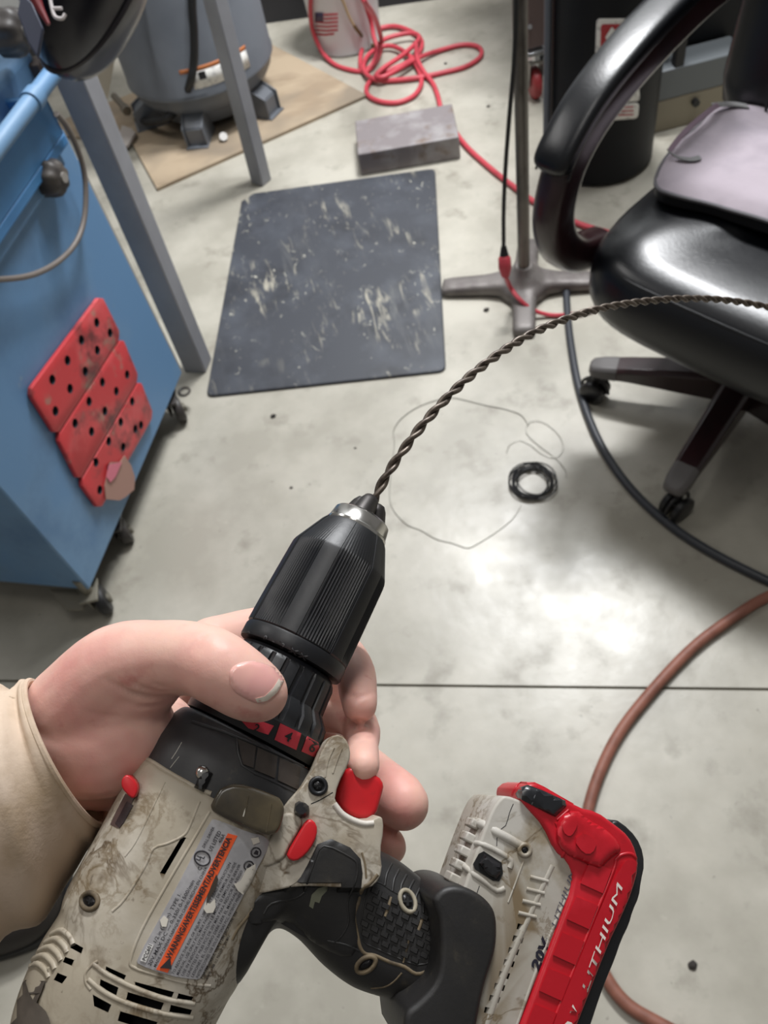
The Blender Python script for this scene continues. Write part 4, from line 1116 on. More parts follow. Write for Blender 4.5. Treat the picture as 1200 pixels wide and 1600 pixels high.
# grip pads: bank of small raised rubber pads
hv = mk_bvh(handle)
rows = []
for r_ in range(5):
    for c_ in range(4):
        cx = 588 + c_ * 27 + r_ * -1.5 + (r_ - 2) * -3; cy = 1394 + c_ * 14 + r_ * 24
        if r_ == 4 and c_ == 0: continue
        if cy > 1340 + (cx - 560) * .0 + 158 or cx > 690: continue
        rows.append((cx, cy))
region = [(583, 1376), (612, 1392), (640, 1406), (668, 1418), (692, 1440), (694, 1478), (676, 1500), (652, 1508), (620, 1496), (584, 1480), (568, 1470), (565, 1440), (570, 1405)]
g = G()
u1 = Vector((.885, .466, 0)); u2 = Vector((-.30, .954, 0))
for i in range(-2, 12):
    for j in range(-3, 12):
        c = Vector((586, 1392, 0)) + u1 * (i * 17.5) + u2 * (j * 13.5) + u1 * (6 if j % 2 else 0)
        if not inpoly(c.x, c.y, region) or min((Vector((q[0], q[1], 0)) - c).length for q in catmull([Vector((x, y, 0)) for x, y in region], 3, True)) < 5: continue
        if (c - Vector((637, 1408, 0))).length < 18: continue
        q = [c - u1 * 7 - u2 * 4.8, c + u1 * 7 - u2 * 4.8, c + u1 * 7 + u2 * 4.8, c - u1 * 7 + u2 * 4.8]
        q2 = [c + (p - c) * .78 for p in q]
        H = [hit(hv, p.x, p.y) for p in q]; H2 = [hit(hv, p.x, p.y) for p in q2]
        g.add([h - v * -.0003 for h, v in H] + [h - v * .0008 for h, v in H2], [(4, 5, 6, 7), (0, 1, 5, 4), (1, 2, 6, 5), (2, 3, 7, 6), (3, 0, 4, 7)])
dk_('grip_pads', g, rubberb, smooth=0, kind='stuff')
strip('grip_outline', [(x, y) for x, y in region], hv, rubberb, 3, .0003, closed=True, n=2)
# back strap ribs (fine parallel ridges)
for i in range(9):
    x0, y0 = 604 + i * 11.5, 1352 + i * 8.6
    strip('grip_rib', [(x0 + 8, y0 - 2), (x0, y0 + 14), (x0 - 3 + i * .6, y0 + 32)], hv, rubberb, 4.5, .0006, n=2)
strip('wear_line', [(612, 1402), (607, 1416), (602, 1432)], hv, dirtln, 5, .0010, n=2)
strip('wear_line', [(662, 1430), (657, 1444), (652, 1458)], hv, dirtln, 5, .0010, n=2)
strip('wear_line', [(640, 1464), (634, 1490), (630, 1504)], hv, dirtln, 3, .0006, n=2)
# screw bosses on the handle
def screw(cx, cy, r, b, ringm, m, ry=None, ang=0, parent=None, deep=True, cross=True):
    ring = [hit(b, x, y) for x, y in circ(cx, cy, r, 20, ry, ang)]
    boss = dk_('screw_boss', G().tube([h - v * .0003 for h, v in ring], .00075 if r > 8 else .0004, 8, closed=True), ringm, parent, smooth=60)
    patch('screw_well', circ(cx, cy, r * .93, 16, ry and ry * .93, ang), b, black0, .0004, 6, parent=boss, drop=.0008)
    bb = patch('screw_head', circ(cx, cy, r * .72, 16, ry and ry * .72, ang), b, m, .0009, 5, parent=boss, bev=3)
    if cross:
        for a in (20, 110):
            patch('cross_slot', rect(cx, cy, r * .8, r * .2, a + ang), b, black0, .00105, 5, parent=boss, drop=.0006)
    return boss
screwm = mat('screw_black', (36, 35, 36), .35, .6)
screw(637, 1408, 18, hv, mat('boss_grey', (150, 142, 124), .6), screwm, 11, 68)
screw(572, 1507, 17, hv, dirtln, screwm, 10, -35, cross=False)
g_ = patch('triangle_window', [(649, 1548), (676, 1534), (684, 1528), (688, 1534), (684, 1550), (675, 1559), (655, 1554)], hv, dirtln, .0008, 6, 1)
patch('triangle_inlay', [(655, 1547), (677, 1537), (682, 1535), (680, 1547), (672, 1554), (659, 1552)], mk_bvh(g_, handle), lightp, .0003, 6)
strip('panel_ridge', [(628, 1520), (615, 1534), (600, 1542), (580, 1544)], hv, dirtln, 3, .0003, n=3)

# ---- trigger and button
trg = slab('trigger', [(541, 1200), (556, 1197), (592, 1212), (601, 1226), (598, 1240), (588, 1277), (562, 1282), (536, 1268), (523, 1252), (528, 1228)], -.010, .013, redp, .0045, 1, segs=5)
strip('trigger_rim', [(522, 1256), (534, 1271), (550, 1281), (568, 1287), (584, 1286)], mk_bvh(hous), mat('rim_white', (206, 200, 190), .5), 9, .001, n=3)
btn = slab('direction_button', [(479, 1280), (491, 1282), (497, 1296), (492, 1316), (478, 1336), (462, 1347), (449, 1342), (448, 1334), (464, 1306)], .005, .027, redp, .0025, 1)
slab('button_bezel', [(446, 1266), (474, 1278), (470, 1294), (452, 1322), (444, 1342), (424, 1352), (404, 1356), (418, 1318), (432, 1290)], .0, .0262, beige, .003, 1)
# detail on housing: black screw and vertical nub
hv2 = mk_bvh(hous)
screw(497, 1228, 12, hv2, blackp, screwm)
strip('housing_seam', [(486, 1256), (500, 1250), (520, 1238)], hv2, black0, 2.0, .0001, n=2)
for k, p in enumerate([[(508, 1214), (512, 1190), (522, 1168)], [(520, 1208), (526, 1190), (534, 1170)]]): strip('housing_ridge', p, hv2, beige, 4, .0004, n=2)
patch('rubber_stop', [(462, 1250), (482, 1256), (484, 1270), (474, 1280), (458, 1272)], gbv, blackp, .0035, 6, 1, bev=4)

# ---- gearbox details
gv = mk_bvh(gearbox)
tqv = mk_bvh(tr_)
for k, (poly) in enumerate([[(371, 1154), (400, 1166), (396, 1200), (380, 1194)], [(403, 1168), (434, 1182), (430, 1216), (398, 1203)], [(437, 1184), (470, 1199), (466, 1234), (434, 1219)]]):
    patch('vent_recess', poly, gv, mat('recess_brown', (44, 38, 34), .6, var=[((58, 50, 44), 90, .4, .65, 4)]), .0006, 6, 0)
strip('gearbox_edge', [(370, 1153), (378, 1196), (424, 1220), (464, 1240)], gv, gearm, 4, .001, n=2)
strip('gearbox_edge', [(300, 1128), (345, 1142), (370, 1152), (420, 1172), (474, 1198)], gv, gearm, 5, .001, n=3)
nub = patch('guide_rib', [(318, 1200), (332, 1208), (318, 1238), (303, 1230)], gv, blackp, .003, 5, 0, bev=3)
dk_('screw_glint', G().ball(hit(gv, 316, 1207)[0] + Vector((0, 0, .001)), .0021, n=16, m=10), steelc, smooth=180)  # small bright ball added as the highlight on the mount's screw
strip('light_scratch', [(284, 1160), (276, 1174), (268, 1186)], gv, lightp, 1.2, .0001, n=2)
strip('light_scratch', [(280, 1182), (272, 1192), (266, 1200)], gv, lightp, 1.0, .0001, n=2)
bv_all = mk_bvh(gearbox, body)
ob = slab('smoked_block', [(338, 1240), (346, 1230), (370, 1223), (408, 1234), (446, 1251), (442, 1284), (430, 1310), (382, 1293), (340, 1273), (326, 1264)], .010, .0328, olive, .003, 1)
obv = mk_bvh(ob, body, gearbox)
strip('block_ridge', [(388, 1244), (380, 1288)], obv, olive, 3, .0004, n=2)
strip('block_ridge', [(424, 1256), (416, 1300)], obv, olive, 3, .0004, n=2)
strip('light_scratch', [(386, 1258), (383, 1266), (380, 1276)], obv, lightp, 2.4, .0002, n=2)
# red torque squares with numbers
tnum = [('2', [(378, 1127), (398, 1123), (428, 1134), (419, 1148), (388, 1138)], (395, 1141), 24), ('4', [(438, 1130), (471, 1146), (463, 1172), (429, 1156)], (443, 1155), 26), ('6', [(480, 1150), (502, 1163), (493, 1184), (471, 1174)], (481, 1172), 27)]
for s_, poly, pos, an in tnum:
    sq = patch('number_square', poly, tqv, mat('square_red', (196, 52, 66), .45), .0003, 6, 0, drop=.0005)
    text(s_, pos[0], pos[1], an, 15 if s_ != '2' else 12, tqv, blackp, sq, lift=.0005, bold=.02)
colv = mk_bvh(bpy.data.objects['chuck_collar'])
emb = mat('embossed_highlight', (74, 75, 78), .4)  # black lettering coloured lighter, its highlights put into the colour
text('2', 384, 992, 24, 7.5, colv, emb, bpy.data.objects['chuck_collar'], lift=.0007, bold=.02)
text('13', 431, 1009, 27, 9, colv, emb, bpy.data.objects['chuck_collar'], lift=.0007, bold=.02)
text('-', 424, 1004, 27, 9, colv, emb, bpy.data.objects['chuck_collar'], lift=.0007, bold=.02)
text('0', 410, 999, 26, 8, colv, emb, bpy.data.objects['chuck_collar'], lift=.0007, bold=.02)
text('MM', 449, 1018, 29, 10, colv, emb, bpy.data.objects['chuck_collar'], lift=.0007, bold=.01, width=32)

# ---- body cutouts
bv = mk_bvh(body)
slots = [[(284, 1307), (291, 1309), (258, 1366), (250, 1364)], [(114, 1472), (130, 1481), (127, 1490), (110, 1481)], [(102, 1495), (116, 1500), (112, 1509), (98, 1503)], [(90, 1520), (105, 1526), (97, 1537), (84, 1531)],
         [(166, 1510), (197, 1524), (193, 1533), (164, 1520)], [(211, 1534), (272, 1550), (268, 1559), (211, 1545)], [(279, 1552), (302, 1558), (297, 1567), (276, 1561)],
         [(157, 1530), (185, 1543), (181, 1558), (155, 1545)], [(200, 1550), (256, 1567), (250, 1582), (196, 1566)], [(267, 1570), (300, 1578), (296, 1588), (264, 1582)],
         [(145, 1554), (174, 1570), (169, 1582), (147, 1572)], [(188, 1580), (246, 1597), (240, 1612), (184, 1595)], [(256, 1600), (290, 1608), (284, 1620), (252, 1613)]]
cutout(body, slots, black0, .007, bv)
bb_ = bv
# grille bars: raised ribs over the vent field
for p in [[(146, 1506), (168, 1523), (215, 1546), (262, 1562), (303, 1568)], [(138, 1530), (165, 1552), (205, 1570), (255, 1584), (300, 1590)]]:
    strip('grille_bar', p, bb_, beige, 7, .0008, n=3)
strip('grille_rim', [(142, 1546), (135, 1536), (134, 1520), (146, 1506), (154, 1502)], bb_, beige, 5, .0004, n=3)
# ribs at the rear left
for i in range(5):
    x, y = 93 - i * 9.5, 1452 + i * 13
    strip('rear_rib', [(x - 12, y + 8), (x + 4, y + 2), (x + 18, y + 14), (x + 22, y + 24)], bb_, beige, 8, .0008, n=3)
patch('rear_cap', [(36, 1522), (48, 1560), (62, 1570), (75, 1584), (82, 1612), (0, 1640), (15, 1560)], bb_, mat('rear_rubber', (92, 84, 76), .6, var=[((70, 64, 58), 60, .45, .65, 4)]), .0014, 9, 1)
# body panel edges
strip('body_ridge', [(196, 1240), (170, 1290), (140, 1346), (110, 1398), (100, 1420)], bb_, beige, 4, .0003, n=3)
strip('body_ridge', [(312, 1252), (296, 1292), (286, 1306), (262, 1318), (240, 1326), (228, 1352), (196, 1404), (176, 1424)], bb_, beige, 5, .0003, n=3)
strip('body_ridge', [(258, 1222), (236, 1268), (212, 1316), (196, 1338)], bb_, beige, 4, .0003, n=3)
strip('shell_lip', [(216, 1192), (226, 1186), (240, 1192), (262, 1206), (290, 1222), (312, 1234), (330, 1240)], bv_all, beige, 7, .0008, n=3)
strip('label_frame', [(328, 1268), (300, 1316), (262, 1380), (222, 1452), (204, 1500), (210, 1512), (240, 1522), (292, 1536), (328, 1540)], bb_, beige, 5, .0005, n=3)
screw(140, 1408, 13, bb_, dirtln, screwm)
# gear selector
sl = patch('selector_slot', [(196, 1240), (210, 1246), (196, 1276), (184, 1294), (172, 1288), (184, 1262)], bb_, mat('slot_brown', (84, 66, 62), .6), .0003, 6, 0)
patch('selector_slot', [(198, 1252), (208, 1258), (194, 1284), (186, 1294), (180, 1286)], mk_bvh(sl, body), mat('slot_dark', (52, 40, 42), .6), .0004, 6, 0)
slab('gear_selector', [(194, 1212), (200, 1210), (213, 1222), (216, 1234), (210, 1248), (203, 1246), (190, 1232), (189, 1220)], .012, .0285, redp, .003, 1)

# ---- label
lab = patch('rating_label', [(329, 1281), (338, 1280), (392, 1302), (408, 1304), (422, 1314), (420, 1324), (398, 1364), (380, 1400), (352, 1452), (330, 1496), (314, 1528), (306, 1531), (262, 1524), (216, 1507), (213, 1500), (260, 1416), (300, 1340)], bb_, labm, .0006, 8, 1, drop=.0008)
lv = mk_bvh(lab, body)
obn = patch('orange_band', [(356, 1302), (371, 1306), (262, 1520), (244, 1515)], lv, orangem, .0002, 8, 0, parent=lab, drop=.0003)
LA = -62.6
text('WARNING/AVERTISSEMENT/ADVERTENCIA', 266, 1499, LA - .4, 8.5, lv, inkm, obn, lift=.0006, width=212, bold=.03)
patch('warning_triangle', [(250, 1512), (268, 1514), (266, 1496)], lv, inkm, .0006, 6, parent=obn, drop=.0002)
whb = patch('model_plate', [(219, 1501), (232, 1475), (240, 1477), (228, 1504)], lv, mat('plate_white', (218, 216, 212), .5), .0003, 6, parent=lab, drop=.0003)
text('PCC601', 227, 1502, LA - 4, 6, lv, inkm, whb, lift=.0006, width=27, bold=.02)
ll = [('1/2 in (13mm)  TYPE 1.', 243, 1475, 5.5, 88), ('20V MAX DC --- 0-350/ 0-1500/min', 235, 1510, 5.5, 150), ('MADE IN CHINA/ FABRIQUE EN CHINE/ HECHO EN CHINA', 243, 1512, 4.2, 176),
      ('C', 313, 1361, 6, None), ('US LISTED', 330, 1331, 6, 35), ('DRILL DRIVER', 319, 1325, 4.2, 36), ('406A', 345, 1318, 5.5, 15)]
for s_, x, y, h_, w_ in ll: text(s_, x, y, LA, h_, lv, inkm, lab, lift=.0004, width=w_, bold=.01)
fine = ['TO REDUCE THE RISK OF INJURY, USER MUST READ INSTRUCTION', 'MANUAL. USE ONLY PCC MAX PACKS. AVANT DE REMPLIR LE GUIDE', 'USE IN INDOOR UTILISATION LE MODE D EMPLOI DE SERVIR', 'LUNETTES ET PILES PCC DE 20V MAX PARA REDUCIR EL RIESGO', 'LESIONES, EL USUARIO DEBE LEER EL MANUAL DE INSTR',
        'INSTRUCCIONES. USE SOLO BATERIAS PCC. PATENTS PENDING', 'PORTER-CABLE, USA 21286 JACKSON, TN', 'WWW. 1-888  U.S. PATENT D 20V MAX']
LN = [200, 202, 200, 190, 186, 160, 120, 80]
for i, s_ in enumerate(fine):
    x0, y0 = 271 + i * 7.6, 1523 + i * 1.2
    text(s_, x0, y0, LA, 4.0, lv, inkm, lab, lift=.0004, width=LN[i] * .98, bold=.01)
ul = [hit(lv, x, y) for x, y in circ(316, 1341, 12.5, 28, 11, 30)]
dk_('certification_ring', G().tube([h - v * .0002 for h, v in ul], .00022, 6, closed=True), inkm, lab)
text('U', 311.5, 1346, LA, 7, lv, inkm, lab, lift=.0004, bold=.03); text('L', 318, 1343, LA, 7, lv, inkm, lab, lift=.0004, bold=.03)
for (x, y) in [(400, 1332), (389, 1353)]:
    ul = [hit(lv, a, b) for a, b in circ(x, y, 7.5, 20)]
    dk_('safety_symbol', G().tube([h - v * .0002 for h, v in ul], .0002, 6, closed=True), inkm, lab)
    patch('symbol_fill', [(x - 4, y + 2), (x, y - 4), (x + 4, y - 2), (x + 3, y + 4)], lv, inkm, .0004, 5, parent=lab, drop=.0002)
tear = mat('torn_white', (214, 208, 196), .6)
patch('label_tear', [(321, 1410), (328, 1412), (336, 1405), (337, 1417), (333, 1426), (323, 1427), (318, 1420)], lv, tear, .0005, 5, parent=lab, drop=.0003)
patch('label_tear', [(366, 1382), (376, 1376), (385, 1358), (399, 1350), (400, 1362), (394, 1376), (386, 1390), (380, 1398), (372, 1392)], lv, tear, .0005, 5, parent=lab, drop=.0003)
patch('label_tear', [(250, 1438), (256, 1431), (263, 1436), (260, 1448), (253, 1448)], lv, tear, .0005, 5, parent=lab, drop=.0003)
patch('label_smudge', [(330, 1384), (338, 1366), (341, 1374), (336, 1390), (328, 1402), (322, 1414), (324, 1400)], lv, mat('smudge', (62, 52, 44), .6), .0006, 5, parent=obn, drop=.0003)
patch('label_tear', [(392, 1310), (404, 1308), (406, 1316), (396, 1320)], lv, tear, .0005, 5, parent=lab, drop=.0003)

# ---- foot, boot and battery
FH = .031
foot = slab('foot_housing', [(716, 1412), (728, 1378), (740, 1342), (754, 1304), (770, 1262), (782, 1247), (790, 1242), (822, 1254), (846, 1266), (862, 1284), (868, 1302), (871, 1326), (886, 1332), (910, 1345), (908, 1362), (880, 1430), (815, 1590), (760, 1720), (640, 1700), (650, 1600), (680, 1560)], -.004, FH, beige_l, .0055, 1, segs=5)
fv = mk_bvh(foot)
# teeth on the edge facing the body
for i in range(5):
    p = Vector((741 - i * 8.2, 1288 + i * 21, 0)); q = D(p.x, p.y, .020)
    dk_('edge_tooth', G().box(q + Vector((-.0003, 0, 0)), (.0018, .0014, .004)), beige_l, foot, bevel=.0005)
boot = slab('handle_boot', [(676, 1404), (690, 1388), (712, 1383), (738, 1390), (762, 1406), (777, 1428), (778, 1470), (772, 1500), (758, 1540), (746, 1600), (735, 1680), (640, 1680), (630, 1610), (634, 1580), (652, 1568), (684, 1535), (690, 1490), (688, 1440), (680, 1418)], -.012, .0355, rubberb, .0085, 2, segs=6)
bat = slab('battery_pack', [(816, 1252), (812, 1236), (828, 1222), (846, 1226), (905, 1262), (934, 1268), (962, 1288), (984, 1306), (996, 1330), (1000, 1356), (990, 1394), (974, 1432), (952, 1478), (905, 1600), (850, 1740), (770, 1760), (800, 1640), (860, 1480), (900, 1375), (888, 1345), (868, 1330), (850, 1290), (826, 1264)], .004, .0325, redb, .005, 1, segs=5)
base_ = slab('battery_base', [(958, 1276), (986, 1296), (1003, 1320), (1009, 1350), (1003, 1378), (1000, 1402), (990, 1424), (984, 1446), (972, 1470), (962, 1500), (950, 1528), (938, 1560), (925, 1600), (880, 1730), (850, 1740), (890, 1600), (922, 1470), (955, 1400), (962, 1350), (950, 1305)], -.012, .029, blackp, .004, 1)
btv = mk_bvh(bat)
patch('battery_side_panel', [(974, 1348), (984, 1342), (994, 1348), (1000, 1358), (998, 1372), (944, 1512), (905, 1602), (870, 1690), (838, 1690), (860, 1610), (905, 1500), (944, 1404)], btv, redb, .0012, 7, 1, parent=bat)
strip('battery_step', [(962, 1344), (958, 1360), (930, 1430), (896, 1516), (858, 1612), (840, 1650)], btv, redb, 5, .001, parent=bat, n=3)
strip('battery_step', [(961, 1344), (970, 1336), (986, 1334), (996, 1344)], btv, redb, 5, .001, parent=bat, n=3)
for i in range(6):
    cx, cy = 934 - i * 21.5, 1366 + i * 56
    pd_ = patch('battery_pad', [(cx - 12, cy - 21), (cx + 22, cy - 7), (cx + 8, cy + 30), (cx - 27, cy + 14)], btv, redb, .0008, 8, 0, parent=bat)
patch('battery_shoulder', [(872, 1276), (900, 1264), (918, 1280), (948, 1296), (968, 1316), (970, 1330), (952, 1342), (938, 1358), (918, 1350), (880, 1332), (868, 1310)], btv, redb, .0026, 5, 1, bev=14, parent=bat)
sv = mk_bvh(bat, bpy.data.objects['battery_shoulder'])
patch('shoulder_facet', [(878, 1284), (898, 1272), (904, 1284), (898, 1300), (890, 1308), (880, 1300)], sv, redb, .0009, 6, 1, parent=bat)
patch('shoulder_facet', [(896, 1312), (914, 1300), (934, 1316), (926, 1334), (912, 1334)], sv, redb, .0009, 6, 1, parent=bat)
rb_ = patch('release_button', [(805, 1240), (812, 1230), (824, 1226), (846, 1234), (890, 1254), (868, 1276), (862, 1274), (808, 1246)], btv, mat('button_black', (26, 28, 32), .35, coat=.3), .0014, 7, 0, bev=4)
strip('button_ridge', [(839, 1234), (831, 1257)], mk_bvh(rb_, bat), mat('ridge_grey', (90, 92, 96), .4), 2, .0004, parent=rb_, n=2)
strip('button_rim', [(800, 1242), (808, 1228), (824, 1221), (850, 1230), (896, 1253), (870, 1281)], btv, redb, 4, .001, parent=bat, n=2)
strip('battery_groove', [(868, 1285), (876, 1300), (884, 1318), (880, 1336), (872, 1342)], btv, redb, 5, .001, parent=bat, n=3)
# foot details
screw(820, 1328, 8.5, fv, beige_l, screwm, cross=True)
strip('foot_ridge', [(742, 1284), (756, 1290), (790, 1308), (814, 1322)], fv, beige_l, 14, .0012, parent=foot, n=2)
strip('foot_ridge', [(744, 1318), (756, 1320), (780, 1332), (798, 1344), (796, 1356)], fv, beige_l, 9, .0012, parent=foot, n=2)
strip('foot_ridge', [(726, 1354), (740, 1366), (760, 1380), (776, 1392), (788, 1388)], fv, beige_l, 9, .0012, parent=foot, n=2)
strip('foot_seam', [(802, 1256), (796, 1270), (790, 1290), (778, 1300), (776, 1322)], fv, dk, 1.5, .0001, parent=foot, n=2)
strip('foot_seam', [(749, 1384), (743, 1402)], fv, dk, 1.5, .0001, parent=foot, n=2)
lt = patch('hook_slot', [(739, 1350), (748, 1334), (756, 1330), (784, 1348), (786, 1364), (780, 1377), (770, 1376), (742, 1358)], fv, black0, .0006, 6, 0)
patch('hook_plug', [(748, 1349), (756, 1334), (782, 1350), (782, 1366), (776, 1374), (764, 1368)], mk_bvh(lt, foot), mat('plug_black', (34, 34, 36), .35), .0012, 6, 0, bev=4, parent=lt)
# vents in the foot
vs_ = []
for i in range(12):
    t = i / 11; cx = 842 - 64 * t - 24 * t * t * .5; cy = 1374 + 205 * t
    if i < 4: strip('vent_rib', [(cx - 14, cy - 4), (cx + 2, cy), (cx + 14, cy + 3)], fv, beige_l, 6, .0010, parent=foot, n=2)
    else: vs_.append([(cx - 8, cy - 6), (cx + 8, cy - 2), (cx + 5, cy + 7), (cx - 10, cy + 3)])
cutout(foot, vs_, mat('vent_shadow', (104, 98, 84), .7), .004, fv)
strip('foot_ridge', [(818, 1346), (806, 1378), (794, 1410)], fv, beige_l, 3, .0005, parent=foot, n=3)
strip('foot_ridge', [(862, 1352), (846, 1386), (822, 1440), (800, 1490), (780, 1540), (760, 1600)], fv, beige_l, 12, .0004, parent=foot, n=3, sink=.9)
strip('foot_edge', [(872, 1330), (884, 1336), (905, 1348), (900, 1366), (872, 1430), (842, 1505), (815, 1580), (800, 1620)], fv, beige_l, 5, .0006, parent=foot, n=3)
nvy = mat('print_navy2', (30, 30, 44), .5)
text('20V', 841, 1519, -68.5, 14, fv, nvy, foot, lift=.0004, width=56, bold=.05, shear=.25)
text('MAX', 853, 1474, -68.5, 3, fv, nvy, foot, lift=.0004, width=9)
text('LITHIUM', 868, 1452, -70.5, 9, fv, mat('print_grey', (84, 82, 90), .5), foot, lift=.0004, width=100, shear=.25)
prw = mat('print_white', (222, 214, 206), .4)
pv = mk_bvh(bat, bpy.data.objects['battery_side_panel'])
text('LITHIUM', 917, 1554, -71.5, 11, pv, prw, bat, lift=.0005, width=182, shear=.2)
text('V', 905, 1590, -70, 16, pv, prw, bat, lift=.0005, width=16, bold=.04, shear=.2)
text('20', 888, 1634, -70, 16, pv, prw, bat, lift=.0005, width=36, bold=.04, shear=.2)

# ---- twisted wire in the chuck
wirem = mat('twisted_wire', (104, 94, 84), .42, .45, var=[((66, 56, 50), 300, .45, .65, 3)])
d0 = (CAM - RM[dr.name] @ jt).dot(-(RW @ Vector((0, 0, 1))))
wp = [(575, 795, d0 - .003), (584, 783, d0), (594, 762, d0 + 0.0011), (612, 730, d0 + 0.0033), (640, 690, d0 + 0.0066), (668, 655, d0 + 0.0110), (702, 618, d0 + 0.0176), (744, 580, d0 + 0.0275), (790, 546, d0 + 0.0396), (840, 517, d0 + 0.0550), (892, 496, d0 + 0.0715), (945, 481, d0 + 0.0908), (1000, 472, d0 + 0.1100), (1060, 467, d0 + 0.1293), (1120, 468, d0 + 0.1485), (1180, 476, d0 + 0.1650), (1250, 492, d0 + 0.1815), (1340, 520, d0 + 0.1980)]
sp = catmull([AT(*p) for p in wp], 60)
# arc-length parametrised frame
tw = root('twisted_wire', 'rusty twisted steel wire arching from the drill chuck to the right', 'wire', sp[0])
T = [0]
for i in range(1, len(sp)): T.append(T[-1] + (sp[i] - sp[i - 1]).length)
pitch = .0180
u = None; S1, S2 = [], []
for i, p in enumerate(sp):
    d = (sp[min(i + 1, len(sp) - 1)] - sp[max(i - 1, 0)]).normalized()
    if u is None: u = d.orthogonal().normalized()
    u = (u - d * u.dot(d)).normalized(); w = d.cross(u)
    a = 2 * PI * T[i] / pitch
    o = (u * math.cos(a) + w * math.sin(a)) * .00100
    S1.append(p + o); S2.append(p - o)
mk('strand', G().tube(S1, .00112, 8), wirem, tw, smooth=180); mk('strand', G().tube(S2, .00112, 8), wirem, tw, smooth=180)
# ================================================================== HAND AND SLEEVE
def W3(px, py, h): return RM[dr.name] @ D(px, py, h)
def S3(px, py, h, rpx):
    """sphere key: centre and radius given in pixels as seen"""
    p = W3(px, py, h); dep = (CAM - p).length * FPX / ray(px, py).length
    return p, rpx * dep / FPX
def capsule(g, a, b, ra, rb, n=20):
    d = (b - a); L_ = d.length
    if L_ < 1e-6: return
    d.normalize(); u = d.orthogonal().normalized(); w = d.cross(u); R = []
    for i in range(5):
        t = PI / 2 * (1 - i / 4) ; R.append((a - d * ra * math.sin(t), max(ra * math.cos(t), 1e-5)))
    for i in range(5):
        t = PI / 2 * i / 4; R.append((b + d * rb * math.sin(t), max(rb * math.cos(t), 1e-5)))
    g.rings([[p + (u * math.cos(q) + w * math.sin(q)) * r for q in [2 * PI * k / n for k in range(n)]] for p, r in R])
def chain(g, keys, sub=4):
    K = [S3(*k) for k in keys]
    P = catmull([Vector((*p, )) for p, r in K], sub); Rr = []
    for i in range(len(K) - 1):
        for k in range(sub): Rr.append(K[i][1] + (K[i + 1][1] - K[i][1]) * k / sub)
    Rr.append(K[-1][1])
    for i in range(len(P) - 1): capsule(g, P[i], P[i + 1], Rr[i], Rr[i + 1])
g = G()
# wrist, heel and thenar mass
chain(g, [(-60, 1215, -.004, 92), (20, 1185, -.004, 92), (110, 1150, -.004, 92), (170, 1105, .002, 88)])
chain(g, [(110, 1155, .000, 90), (165, 1160, .004, 86), (195, 1150, .006, 82)])
chain(g, [(130, 1180, -.010, 80), (200, 1180, -.012, 82), (240, 1150, -.012, 70)])
# thumb
chain(g, [(120, 1115, .004, 84), (185, 1050, .016, 76), (250, 1030, .026, 61), (310, 1030, .034, 57), (345, 1046, .038, 58), (385, 1072, .038, 54), (405, 1083, .037, 46)])
chain(g, [(185, 1085, .010, 78), (235, 1055, .020, 58)])
# palm behind the drill
chain(g, [(150, 1130, -.016, 80), (260, 1060, -.034, 62), (330, 1020, -.040, 54)])
chain(g, [(150, 1150, -.020, 80), (270, 1130, -.044, 60), (350, 1110, -.050, 52)])
chain(g, [(160, 1180, -.024, 76), (280, 1190, -.050, 58), (350, 1190, -.054, 50)])
chain(g, [(170, 1200, -.026, 66), (290, 1240, -.052, 50), (360, 1260, -.056, 44)])
# fingers: index, middle, ring, little
chain(g, [(330, 1010, -.036, 46), (430, 985, -.052, 38), (520, 1010, -.046, 33), (551, 1044, -.028, 33), (559, 1078, -.014, 31), (562, 1102, -.006, 28)])
chain(g, [(340, 1095, -.048, 44), (440, 1080, -.056, 36), (530, 1100, -.050, 32), (563, 1136, -.030, 30), (566, 1165, -.008, 26), (567, 1190, .006, 27), (568, 1197, .010, 26)])
chain(g, [(345, 1180, -.052, 42), (450, 1170, -.060, 36), (550, 1190, -.056, 35), (595, 1222, -.042, 38), (622, 1248, -.030, 43), (630, 1256, -.027, 41)])
chain(g, [(350, 1250, -.054, 38), (450, 1260, -.058, 32), (540, 1280, -.054, 30), (585, 1306, -.044, 30), (606, 1323, -.036, 30)])
chain(g, [(470, 1110, -.046, 30), (530, 1120, -.040, 26), (560, 1128, -.030, 24)])
skin = mat('skin', (226, 180, 166), .5, var=[((230, 188, 172), 26, .4, .62, 3), ((216, 150, 142), 18, .50, .70, 4), ((200, 128, 120), 60, .60, .76, 5)],
           bump=[(240, .22, 5, .0005), (900, .2, 3, .0002)], sss=.25, spec=.4, rvar=(80, .42, .58))
person = mk('person', g, skin, label='person\'s left hand in a pale tan sleeve, thumb across the drill, fingers curled behind it', cat='person', smooth=180)
md = person.modifiers.new('r', 'REMESH'); md.mode = 'VOXEL'; md.voxel_size = .0011; md.use_smooth_shade = True
md = person.modifiers.new('s', 'SMOOTH'); md.iterations = 9; md.factor = .6
bake(person); person.data.shade_smooth()
